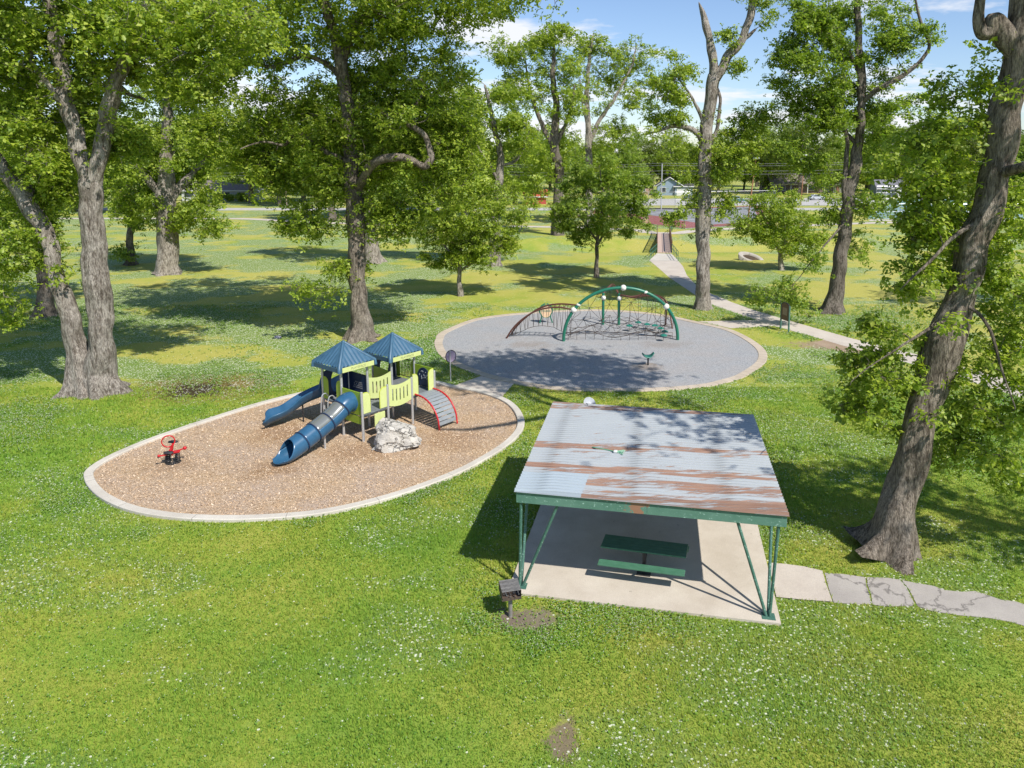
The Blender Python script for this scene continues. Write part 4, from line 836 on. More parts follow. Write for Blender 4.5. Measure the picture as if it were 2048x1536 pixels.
# round activity panel on two curved green legs
mp = (P(*C6(415, 527)) + P(*C6(577, 513)))/2; ms = thing('activity_panel', 'round tan panel with teal lettering on curved green legs, behind the brown rail ladder', 'play panel', mp)
zc2 = zat(mp[1], C6(0, 392)[1]); mx_ = np.array([0.99, 0.14, 0]); mc = mp + e3*zc2
cirp = [(0.40*math.cos(a), 0.45*math.sin(a)) for a in np.linspace(0, 2*math.pi, 36, endpoint=False)]
pnl = obj('panel_disc', MB().panel(mc, mx_, e3, [cirp], 0.05), plain("tan_panel", (0.60, 0.40, 0.24), (0.66, 0.47, 0.30), 5, 0.5), ms, bevel=0.006)
obj('lettering', MB().text("music", 0.30, mc + e3*0.06 - np.array([-0.14, 0.99, 0])*0.03, mx_, e3, 0.006), M_TEALP, pnl)
obj('rim', MB().tube([mc + mx_*a*1.04 + e3*b_*1.04 for a, b_ in cirp], 0.03, 8, closed=True), M_ARCH, ms, smooth=True)
for s in (-1, 1): obj('leg', MB().tube(spline([mp + mx_*0.46*s - e3*0.05, mp + mx_*0.44*s + e3*(zc2 - 0.75)*0.8, mp + mx_*0.32*s + e3*(zc2 - 0.35), mp + mx_*0.46*s + e3*zc2, mp + mx_*0.36*s + e3*(zc2 + 0.38), mp + mx_*0.05*s + e3*(zc2 + 0.58)], 5), 0.045, 8), M_ARCH, ms, smooth=True)
# ================================================================ trees
def bark_material(name, c1, c2, c3, zs=0.22):
    m, t, b = mat_base(name); pos = wco(t)
    st = mapping(t, pos, (1, 1, zs)); n1 = noise_(t, st, 8, 6, 0.75); n2 = noise_(t, pos, 1.1, 4, 0.6); n3 = noise_(t, st, 26, 3, 0.7)
    col = mixc(t, ramp(t, n1, [(0.40, 0), (0.56, 1)]), c2, c1)
    col = mixc(t, ramp(t, n2, [(0.5, 0), (0.72, 0.65)]), col, c3); col = mixc(t, ramp(t, noise_(t, mapping(t, pos, (1, 1, 0.6), (0, 0, 0), (5, 9, 2)), 0.9, 5, 0.7), [(0.52, 0), (0.66, 0.6)]), col, c2)
    col = mixc(t, 1.0, col, ramp(t, n3, [(0.34, 0.45), (0.62, 1.2)]), 'MULTIPLY')
    setin(t, b.inputs['Base Color'], col); b.inputs['Roughness'].default_value = 0.92; b.inputs['Specular IOR Level'].default_value = 0.15
    bump_(t, b, math_(t, 'ADD', n1, math_(t, 'MULTIPLY', n3, 0.4)), 0.16, 1.0)
    return m
def leaf_material(name, cols, tr=0.55):
    m = bpy.data.materials.new(name); m.use_nodes = True; t = m.node_tree; t.nodes.clear()
    g = nd(t, 'ShaderNodeNewGeometry'); rnd = g.outputs['Random Per Island']; pos = g.outputs['Position']
    f = math_(t, 'ADD', math_(t, 'MULTIPLY', rnd, 0.6), math_(t, 'MULTIPLY', noise_(t, pos, 0.45, 3, 0.6), 0.55))
    n = len(cols); c = ramp(t, f, [(0.18 + 0.66*i/(n - 1), k) for i, k in enumerate(cols)])
    d = nd(t, 'ShaderNodeBsdfDiffuse', {'Color': c}); tc = mixc(t, 1.0, c, (1.25, 1.35, 0.7), 'MULTIPLY')
    tl = nd(t, 'ShaderNodeBsdfTranslucent', {'Color': tc}); mx = nd(t, 'ShaderNodeMixShader', {0: tr*0.88, 1: d.outputs[0], 2: tl.outputs[0]})
    gl = nd(t, 'ShaderNodeBsdfGlossy', {'Color': (0.5, 0.5, 0.5, 1), 'Roughness': 0.5}); mx2 = nd(t, 'ShaderNodeMixShader', {0: 0.05, 1: mx.outputs[0], 2: gl.outputs[0]})
    nd(t, 'ShaderNodeOutputMaterial', {'Surface': mx2.outputs[0]}); return m
M_BARK = bark_material("grey_bark", (0.42, 0.375, 0.325), (0.14, 0.115, 0.092), (0.56, 0.51, 0.45))
M_BARKM = bark_material("brown_grey_bark", (0.32, 0.27, 0.22), (0.10, 0.08, 0.062), (0.42, 0.37, 0.315)); M_BARKD = bark_material("dark_bark", (0.24, 0.205, 0.17), (0.085, 0.07, 0.055), (0.31, 0.275, 0.235))
LEAF_A = [(0.115, 0.20, 0.024), (0.21, 0.305, 0.03), (0.31, 0.40, 0.04), (0.43, 0.49, 0.07)]
LEAF_B = [(0.095, 0.175, 0.024), (0.165, 0.26, 0.03), (0.25, 0.345, 0.038), (0.36, 0.44, 0.06)]
M_LEAF = leaf_material("spring_leaves", LEAF_A); M_LEAF2 = leaf_material("deep_green_leaves", LEAF_B)

def limb(mb, pts, rr, n=14, flare=0.0, rough=0.10, k=5, sd=0.0):
    p = spline(pts, k); m = len(p); jj = [Vector((q[0]*.9 + sd, q[1]*.9, q[2]*.9)) for q in p]; p = [q + np.array(mnoise.noise_vector(jj[i]))*min(rr[-1] + 0.06, 0.16)*min(1, i/6)*(1.0 if i < m - 1 else 0) for i, q in enumerate(p)]; ri = np.interp(np.linspace(0, len(pts) - 1, m), range(len(pts)), rr)
    T = [p[min(i + 1, m - 1)] - p[max(i - 1, 0)] for i in range(m)]; T = [t/(np.linalg.norm(t) + 1e-9) for t in T]
    u = np.cross(T[0], (0, 0, 1.0) if abs(T[0][2]) < 0.9 else (1.0, 0, 0)); u /= np.linalg.norm(u); vs = []; L = 0
    for i in range(m):
        if i: L += np.linalg.norm(p[i] - p[i - 1])
        u = u - T[i]*np.dot(u, T[i]); u /= np.linalg.norm(u) + 1e-9; w = np.cross(T[i], u)
        for q in range(n):
            a = 2*math.pi*q/n
            r = ri[i]*(1 + rough*2*mnoise.noise(Vector((math.cos(a)*1.4 + sd, math.sin(a)*1.4 - sd, L*0.45/max(0.3, rr[0]*1.5)))))
            if flare:
                h = max(0, p[i][2] - p[0][2])
                r += flare*math.exp(-h/0.55)*(0.55 + 0.45*math.cos(5*a + sd*7) + 0.35*mnoise.noise(Vector((math.cos(a)*2 + sd, math.sin(a)*2, 3))))
            vs.append(p[i] + r*(u*math.cos(a) + w*math.sin(a)))
    mb.add(vs, [(i*n + q, i*n + (q + 1) % n, (i + 1)*n + (q + 1) % n, (i + 1)*n + q) for i in range(m - 1) for q in range(n)] + [tuple((m - 1)*n + q for q in range(n))])
    return p, ri

def make_sprigs(nt=10, leaves=6):
    out = []
    rg = np.random.default_rng(3)
    for _ in range(nt):
        v = []
        for l in range(leaves):
            a = 2*math.pi*(l + rg.uniform(-0.3, 0.3))/leaves; e = rg.uniform(-0.7, 0.45); L = rg.uniform(0.7, 1.15); w = 0.36*L
            d = np.array([math.cos(a)*math.cos(e), math.sin(a)*math.cos(e), math.sin(e)]); s = np.array([-math.sin(a), math.cos(a), rg.uniform(-0.5, 0.5)]); s /= np.linalg.norm(s)
            b = d*0.12 + rg.normal(0, 0.12, 3); mid = b + d*L*0.55 + np.array([0, 0, 0.06]); tip = b + d*L - np.array([0, 0, 0.16*L])
            v += [b, mid + s*w, tip, mid - s*w]
        out.append(v)
    return np.array(out)
SPRIG = make_sprigs()
def quick_mesh(name, V, F, mat, parent=None, loc=None):     # V (n,3), F (m,k)
    off = np.array(loc if loc is not None else (root_of(parent).location if parent else (0, 0, 0)), float)
    me = bpy.data.meshes.new(name); k = F.shape[1]; m = len(F)
    me.vertices.add(len(V)); me.vertices.foreach_set('co', (V - off).astype(np.float32).ravel())
    me.loops.add(m*k); me.loops.foreach_set('vertex_index', F.astype(np.int32).ravel())
    me.polygons.add(m); me.polygons.foreach_set('loop_start', np.arange(0, m*k, k, dtype=np.int32))
    me.update(calc_edges=True); me.materials.append(mat)
    o = bpy.data.objects.new(name, me); COL.objects.link(o)
    if parent: o.parent = parent
    return o
def rand_rot(n, rg, tilt):
    a = rg.uniform(0, 2*math.pi, n); b = rg.normal(0, tilt, n); c = rg.normal(0, tilt, n)
    ca, sa, cb, sb, cc, sc = np.cos(a), np.sin(a), np.cos(b), np.sin(b), np.cos(c), np.sin(c); z = np.zeros(n); o = np.ones(n)
    Rz = np.stack([np.stack([ca, -sa, z], -1), np.stack([sa, ca, z], -1), np.stack([z, z, o], -1)], -2)
    Rx = np.stack([np.stack([o, z, z], -1), np.stack([z, cb, -sb], -1), np.stack([z, sb, cb], -1)], -2)
    Ry = np.stack([np.stack([cc, z, sc], -1), np.stack([z, o, z], -1), np.stack([-sc, z, cc], -1)], -2)
    return Rx @ Ry @ Rz
def leaf_cloud(name, C, size, mat, parent, rg, tilt=0.6):
    n = len(C); idx = rg.integers(0, len(SPRIG), n); Rm = rand_rot(n, rg, tilt); s = size*rg.uniform(0.7, 1.25, n)
    V = np.einsum('nij,nkj->nki', Rm, SPRIG[idx])*s[:, None, None] + C[:, None, :]
    k = V.shape[1]; F = np.arange(n*k).reshape(-1, 4)
    F = np.concatenate([F[:, [0, 1, 2]], F[:, [0, 2, 3]]], 0)
    return quick_mesh(name, V.reshape(-1, 3), F, mat, parent)

def leafy(mb, limbs, cents, sp_per, sig, rg, twr=0.05, droop=0.25):
    """branches grown outward from the limbs, cluster by cluster, each from the nearest wood already there; returns sprig centres"""
    N = np.concatenate([p for p, r in limbs]); NR = np.concatenate([r for p, r in limbs]); out = []
    N0 = N.copy(); order = np.argsort([np.min(np.linalg.norm(N0 - c, axis=1)) for c in cents]); k = twr/0.05
    for c in np.asarray(cents)[order]:
        d = np.linalg.norm(N - c, axis=1) + 0.35*np.clip(N[:, 2] - c[2], -0.6, 9); i = int(np.argmin(d)); s = N[i]; v = c - s; L = np.linalg.norm(v) + 1e-6
        bend = rg.normal(0, 0.13*L, 3) + np.array([0, 0, 0.06*L]); m1 = s + v*0.35 + bend; m2 = s + v*0.7 + bend*0.5 + rg.normal(0, 0.06*L, 3)
        r0 = min(0.020*k + 0.012*k*L, NR[i]*0.8)
        p = spline([s, m1, m2, c], 3); rr = np.linspace(r0, 0.010*k, len(p)); mb.tube(p, list(rr), 5, cap=False)
        N = np.concatenate([N, p[3:]]); NR = np.concatenate([NR, rr[3:] + 0.008*k])
        n = int(sp_per*rg.uniform(0.5, 1.5)) + 2; sg = sig*rg.uniform(0.7, 1.35)
        q = rg.normal(0, 1, (n, 3))*np.array([sg, sg, sg*0.62]); q[:, 2] -= droop*np.abs(rg.normal(0, sg, n)); q = c + q; out.append(q)
        for j in range(min(n, 5)): mb.tube([c, (c + q[j])/2 + rg.normal(0, 0.08, 3), q[j]], [0.012*k, 0.009*k, 0.005*k], 3, cap=False)
    return np.concatenate(out)

def hero_tree(name, label, base, Y, trunks, crowns, sp_per=26, sig=0.55, leaf=0.17, seed=1, barkm=None, leafm=None, twr=0.05, extra=(), group=None, flare=0.5, droop=0.25):
    """trunks: [(pixel points (px, py[, dY]), radii)]; crowns: ellipses (px, py, rx, ry, clusters[, dY]); all at ground distance Y"""
    rg = np.random.default_rng(seed); root = thing(name, label, 'tree', (base[0], base[1], 0), group); mb = MB(); limbs = []
    for k, (pp, rr) in enumerate(trunks):
        pts = [D(q[0], q[1], Y + (q[2] if len(q) > 2 else 0)) for q in pp]
        if k == 0 or pp[0][1] == trunks[0][0][0][1]: pts[0][2] = min(pts[0][2], -0.05)
        limbs.append(limb(mb, pts, rr, 26 if max(rr) > 0.3 else 10, flare if (k == 0 or pp[0][1] == trunks[0][0][0][1]) else 0, 0.15, 9, seed + k*1.7))
    obj('trunk', mb, barkm or M_BARK, root, smooth=True, angle=180, recalc=False) if not crowns and not extra else None
    cents = []
    for e in crowns:
        px, py, rx, ry, n = e[:5]; dy = e[5] if len(e) > 5 else 0; mp = pxm(Y + dy)
        for _ in range(n):
            while True:
                q = rg.uniform(-1, 1, 3)
                if 0.05 < q@q < 1: break
            cents.append(D(px + q[0]*rx, py + q[1]*ry, Y + dy) + np.array([0, q[2]*min(rx, ry*1.3)*mp*1.0, 0]))
    for e in extra:                         # (x, y, z, rx, ry, rz, clusters) in metres
        for _ in range(e[6]):
            while True:
                q = rg.uniform(-1, 1, 3)
                if q@q < 1: break
            cents.append(np.array(e[:3]) + q*np.array(e[3:6]))
    if cents:
        cents = np.array(cents); TP = np.concatenate([p[::2] for p, r in limbs if max(r) > 0.36]) if any(max(r) > 0.36 for p, r in limbs) else np.zeros((0, 3)); kp = []
        for q in cents:
            if len(TP) == 0: kp.append(True); continue
            dd = np.hypot(TP[:, 0]*q[1]/TP[:, 1] - q[0], TP[:, 2] - (12 + (q[2] - 12)*TP[:, 1]/q[1])); kk = int(np.argmin(dd)); kp.append(not (dd[kk] < 1.15 and q[1] < TP[kk, 1] + 0.3 and rg.random() < 0.86))
        kp = np.array(kp); n_x = sum(e[6] for e in extra); kp[len(kp) - n_x:] = True; cents = cents[kp]
        ne = sum(e[6] for e in extra); nc = len(cents) - ne; C = leafy(mb, limbs, cents[:nc], sp_per*1.65, sig*0.72, rg, twr, droop) if nc else np.zeros((0, 3))
        E_ = leafy(mb, limbs, cents[nc:], 26, 0.75, rg, 0.05, droop) if ne else None; C = C[C[:, 2] > 0.5]
        obj('trunk', mb, barkm or M_BARK, root, smooth=True, angle=180, recalc=False)
        if len(C): leaf_cloud('crown', C, leaf*0.98, leafm or M_LEAF, root, rg)
        if ne: leaf_cloud('crown', E_, 0.24, leafm or M_LEAF, root, rg)
    return root

T = [P(190, 785), P(93, 632), P(335, 548), P(262, 530), P(722, 678), P(745, 525), P(921, 592), P(1193, 555), P(1405, 618), P(1664, 625), P(1772, 1108), P(1563, 540)]
# twin-trunked sycamore on the left
YA = T[0][1]
hero_tree('sycamore_tree', 'huge twin-trunked pale barked tree beside the dark patch of bare earth', T[0], YA,
    [([(206, 785), (204, 730), (203, 680), (197, 600), (188, 520), (182, 430), (180, 365)], [0.62, 0.64, 0.62, 0.56, 0.52, 0.5, 0.5]),
     ([(170, 785), (160, 735), (150, 690), (134, 620), (112, 545), (92, 470), (58, 410), (18, 350), (-30, 290)], [0.56, 0.56, 0.5, 0.4, 0.38, 0.36, 0.36, 0.34, 0.3]),
     ([(180, 370), (160, 310), (138, 220), (118, 120), (100, 20), (90, -60)], [0.42, 0.40, 0.36, 0.32, 0.28, 0.22]),
     ([(182, 375), (203, 290), (214, 230), (238, 150), (272, 70), (298, -10)], [0.42, 0.36, 0.34, 0.32, 0.28, 0.24]),
     ([(208, 250), (235, 180, 1), (262, 190, 2), (290, 200, 2)], [0.16, 0.14, 0.1, 0.06]), ([(58, 410), (52, 300, 2), (60, 180, 3), (52, 40, 3)], [0.3, 0.26, 0.22, 0.18]),
     ([(140, 230), (100, 170, -1), (60, 120, -1)], [0.16, 0.12, 0.07])],
    [(80, 110, 120, 110, 74), (200, 190, 90, 80, 34), (60, 260, 80, 90, 40), (130, 40, 170, 60, 56), (215, 300, 70, 50, 22), (120, 330, 70, 60, 20), (50, 480, 60, 70, 22), (20, 600, 40, 50, 6), (70, 400, 70, 50, 18), (110, 560, 30, 40, 4), (-60, 150, 90, 160, 50), (-60, 420, 80, 120, 24), (300, 60, 60, 60, 14), (250, 120, 60, 60, 18), (150, 250, 60, 60, 14), (400, 130, 90, 70, 22, -1)],
    sp_per=26, sig=0.58, leaf=0.19, seed=11, flare=1.0, extra=[(-27, 38, 21, 9, 6, 3.5, 130), (-17.5, 36.5, 18.0, 4.5, 4, 1.6, 60)])
hero_tree('shade_tree', 'shaded tree standing close behind the twin-trunked tree at the far left', T[1], T[1][1],
    [([(94, 632), (92, 560), (88, 480), (78, 390), (70, 280), (80, 150)], [0.58, 0.52, 0.48, 0.44, 0.36, 0.25]), ([(84, 440), (40, 370, 1), (0, 330, 2)], [0.3, 0.24, 0.12])],
    [(60, 330, 110, 110, 60), (20, 450, 80, 60, 24), (60, 180, 120, 110, 46), (-20, 560, 50, 40, 8)], sp_per=28, sig=0.7, leaf=0.23, seed=12, barkm=M_BARKD, leafm=M_LEAF2)
hero_tree('sycamore_tree', 'broad tree with a thick pale bare trunk beside a thin dark trunk on the lawn', T[2], T[2][1],
    [([(335, 548), (335, 510), (333, 460), (332, 425), (330, 380), (332, 300), (336, 220), (345, 150)], [1.0, 0.92, 0.95, 1.0, 0.8, 0.6, 0.45, 0.3]), ([(333, 410), (370, 360, 1), (410, 320, 3)], [0.5, 0.36, 0.15]), ([(331, 400), (290, 350, -1), (255, 320, -2)], [0.5, 0.32, 0.14])],
    [(335, 330, 100, 80, 80), (345, 240, 90, 80, 60), (280, 405, 55, 35, 20), (390, 405, 50, 40, 22), (350, 440, 30, 15, 4), (355, 160, 70, 60, 26), (415, 450, 25, 25, 5), (270, 300, 60, 60, 26)], sp_per=30, sig=0.85, leaf=0.27, seed=13, flare=0.7)
hero_tree('shade_tree', 'thin dark trunked tree left of the thick pale bare trunk', T[3], T[3][1],
    [([(262, 530), (261, 480), (260, 430), (258, 380), (262, 320)], [0.42, 0.36, 0.34, 0.3, 0.2])],
    [(258, 380, 60, 50, 34), (262, 440, 35, 25, 9), (250, 300, 70, 70, 36), (255, 500, 25, 20, 4)], sp_per=26, sig=0.8, leaf=0.26, seed=14, barkm=M_BARKD, leafm=M_LEAF2)
YD = T[4][1]
hero_tree('sycamore_tree', 'great spreading tree with forked top and one curled limb, just behind the play structure', T[4], YD,
    [([(722, 678), (719, 630), (716, 560), (713, 480), (711, 420), (704, 340), (696, 260), (688, 180), (681, 112)], [0.68, 0.55, 0.53, 0.55, 0.55, 0.46, 0.42, 0.42, 0.42]),
     ([(682, 120), (668, 60), (650, 5), (632, -50)], [0.34, 0.3, 0.27, 0.22]), ([(684, 122), (704, 72), (730, 34), (775, 8), (830, -6), (880, -10)], [0.32, 0.26, 0.24, 0.2, 0.15, 0.08]),
     ([(714, 380), (740, 335, -2), (772, 316, -3), (818, 320, -3), (848, 332, -3), (860, 312, -3), (850, 278, -3), (828, 254, -3), (806, 244, -2), (828, 212, -2), (850, 180, -2)], [0.3, 0.27, 0.24, 0.22, 0.22, 0.2, 0.18, 0.17, 0.16, 0.12, 0.06]),
     ([(690, 165), (655, 128), (615, 112), (580, 122), (540, 132), (505, 127), (470, 140)], [0.2, 0.17, 0.15, 0.14, 0.12, 0.1, 0.05]),
     ([(704, 330), (650, 300, -1), (595, 265, -1), (568, 288, -1), (520, 284, -2), (480, 300, -3)], [0.20, 0.16, 0.13, 0.10, 0.06, 0.03]),
     ([(708, 370), (760, 300, 2), (820, 230, 4), (880, 180, 5)], [0.26, 0.22, 0.15, 0.07]), ([(745, 25), (790, 45), (835, 55)], [0.15, 0.11, 0.05]), ([(690, 200), (740, 160, 3), (800, 120, 4)], [0.2, 0.15, 0.08])],
    [(810, 250, 140, 100, 120), (780, 170, 120, 70, 56), (640, 250, 90, 90, 44), (560, 220, 80, 80, 26), (700, 320, 80, 70, 34), (900, 300, 70, 90, 40), (870, 400, 50, 40, 12), (630, 380, 80, 50, 24), (590, 440, 45, 40, 10), (570, 345, 60, 50, 14), (795, 440, 45, 50, 16), (760, 400, 50, 40, 10), (720, 440, 30, 30, 6), (540, 70, 140, 70, 34), (440, 40, 100, 60, 20), (430, 110, 70, 50, 12), (820, 60, 110, 60, 26), (900, 120, 50, 60, 10), (690, 520, 40, 50, 7), (640, 560, 60, 40, 5), (640, 470, 30, 30, 4), (450, 270, 70, 55, 24), (520, 300, 50, 40, 14), (730, 60, 70, 50, 12), (700, 120, 50, 60, 10, 3), (960, 20, 70, 30, 5)],
    sp_per=27, sig=0.72, leaf=0.20, seed=15, barkm=M_BARKM, flare=0.95, extra=[(-8, 46, 22.5, 9, 8, 2.6, 150), (-17, 51, 22.5, 9, 8, 2.6, 150)])
hero_tree('shade_tree', 'pale trunked tree half hidden behind the spreading tree by the play structure', T[5], T[5][1],
    [([(745, 527), (741, 490), (736, 440), (730, 380), (725, 300)], [0.95, 0.85, 0.8, 0.7, 0.5])], [(720, 340, 100, 80, 60), (760, 400, 60, 40, 20), (680, 250, 90, 80, 40)], sp_per=26, sig=0.95, leaf=0.3, seed=16, leafm=M_LEAF2, flare=0.8)
hero_tree('young_tree', 'small bright green tree on the lawn left of the grey climbing circle', T[6], T[6][1],
    [([(921, 592), (919, 560), (918, 535), (921, 490), (925, 430), (930, 370)], [0.24, 0.19, 0.17, 0.13, 0.1, 0.05]), ([(918, 545), (940, 530, 0.5), (965, 510, 1), (990, 480, 1)], [0.11, 0.1, 0.08, 0.04]), ([(919, 530), (895, 500, -.5), (870, 470, -1)], [0.1, 0.08, 0.04]), ([(920, 500), (950, 450, 1), (980, 400, 1)], [0.09, 0.07, 0.04])],
    [(930, 430, 75, 75, 70), (905, 510, 60, 26, 26), (985, 500, 60, 34, 24), (1000, 430, 50, 60, 26), (865, 450, 40, 50, 18), (940, 350, 45, 36, 16)], sp_per=24, sig=0.55, leaf=0.2, seed=17, flare=0.1, twr=0.03)
hero_tree('young_tree', 'small dark green tree with a forked stem behind the rope climber', T[7], T[7][1],
    [([(1193, 556), (1193, 520), (1194, 490), (1200, 450), (1205, 400), (1200, 340)], [0.26, 0.2, 0.19, 0.14, 0.1, 0.05]), ([(1194, 492), (1215, 455, 0.6), (1240, 420, 1), (1260, 390, 1)], [0.14, 0.11, 0.08, 0.04]), ([(1193, 480), (1165, 440, -.6), (1135, 410, -1)], [0.11, 0.09, 0.05])],
    [(1195, 400, 90, 70, 80), (1195, 330, 60, 40, 24), (1130, 430, 40, 35, 14), (1265, 430, 38, 40, 14), (1285, 395, 28, 45, 10), (1200, 470, 70, 22, 12)], sp_per=25, sig=0.6, leaf=0.22, seed=18, barkm=M_BARKD, leafm=M_LEAF2, flare=0.12, twr=0.035)
YI = T[8][1]
hero_tree('snag_tree', 'tall straight grey trunk with a broken bare top, beside the footpath to the bridge', T[8], YI,
    [([(1405, 620), (1405, 570), (1406, 500), (1408, 430), (1410, 350), (1409, 300), (1416, 240), (1424, 190), (1430, 152)], [0.6, 0.56, 0.54, 0.54, 0.5, 0.48, 0.46, 0.46, 0.46]),
     ([(1429, 158), (1424, 105), (1413, 55), (1404, 22), (1398, 4)], [0.36, 0.33, 0.27, 0.19, 0.03]), ([(1431, 158), (1458, 112), (1486, 76), (1500, 34), (1512, -20), (1530, -60)], [0.36, 0.33, 0.29, 0.28, 0.25, 0.2]), ([(1486, 78), (1500, 68), (1511, 58)], [0.16, 0.13, 0.08]),
     ([(1412, 262), (1398, 225), (1384, 198), (1360, 160), (1345, 140)], [0.16, 0.13, 0.1, 0.06, 0.03]), ([(1416, 300), (1432, 262), (1440, 205), (1434, 178), (1420, 166)], [0.18, 0.15, 0.12, 0.1, 0.08]), ([(1408, 292), (1390, 262), (1355, 252), (1318, 262), (1290, 268)], [0.24, 0.2, 0.16, 0.1, 0.05]),
     ([(1410, 310), (1450, 300, 1), (1490, 280, 2)], [0.14, 0.1, 0.05])],
    [(1345, 145, 42, 36, 12), (1330, 200, 45, 30, 9), (1462, 60, 14, 36, 5), (1480, 130, 22, 20, 3), (1335, 250, 60, 34, 12), (1440, 360, 40, 50, 16), (1395, 390, 24, 45, 7), (1365, 432, 40, 20, 6), (1450, 420, 35, 22, 6), (1480, 300, 60, 50, 24), (1500, 240, 40, 40, 10), (1400, 330, 40, 40, 8), (1540, 10, 40, 40, 6), (1425, 260, 30, 40, 7), (1385, 320, 30, 30, 5), (1420, 470, 24, 30, 4), (1445, 330, 30, 30, 6)],
    sp_per=24, sig=0.6, leaf=0.21, seed=19, flare=0.32)
YJ = T[9][1]
hero_tree('shade_tree', 'leaning dark trunked tree right of the footpath, its shadow lying toward the notice board', T[9], YJ,
    [([(1662, 626), (1668, 600), (1676, 560), (1684, 500), (1691, 440), (1700, 390), (1710, 330), (1716, 285), (1721, 230), (1722, 170), (1718, 90), (1712, -20)], [0.72, 0.6, 0.54, 0.48, 0.46, 0.46, 0.4, 0.36, 0.33, 0.3, 0.25, 0.2]),
     ([(1694, 425), (1686, 370), (1694, 320), (1690, 250), (1670, 180), (1650, 120)], [0.22, 0.19, 0.17, 0.14, 0.1, 0.05]), ([(1722, 205), (1760, 178, -1), (1800, 155, -1), (1846, 118, -1), (1858, 85, -1), (1838, 40, -1), (1830, -10, -1)], [0.2, 0.19, 0.17, 0.14, 0.12, 0.1, 0.06]),
     ([(1720, 150), (1690, 90), (1640, 50), (1590, 30)], [0.16, 0.13, 0.1, 0.05]), ([(1716, 290), (1660, 240, 1), (1600, 220, 1), (1550, 250, 1)], [0.16, 0.13, 0.09, 0.04]), ([(1694, 440), (1650, 490, -2), (1610, 540, -3), (1570, 590, -4)], [0.09, 0.06, 0.035, 0.01])],
    [(1640, 130, 90, 90, 60), (1720, 60, 110, 70, 50), (1700, 210, 80, 60, 34), (1760, 300, 60, 60, 20), (1650, 250, 60, 40, 18), (1600, 60, 60, 60, 20), (1830, 60, 60, 60, 12), (1700, 390, 45, 40, 12), (1710, 480, 35, 40, 7), (1850, 210, 45, 50, 7), (1590, 200, 50, 50, 12), (1560, 130, 35, 50, 8), (1640, 340, 40, 40, 8), (1575, 585, 55, 26, 7, -4), (1520, 590, 40, 20, 3, -4), (1600, 640, 30, 20, 2, -4), (1630, 520, 26, 26, 3, -3), (1780, 130, 50, 50, 12), (1665, 420, 34, 34, 8), (1745, 400, 40, 40, 9), (1760, 220, 50, 50, 12), (1590, 300, 50, 40, 10), (1660, 20, 80, 40, 16)],
    sp_per=25, sig=0.62, leaf=0.21, seed=20, barkm=M_BARKD, flare=0.5, leafm=M_LEAF2)
YK = T[10][1]
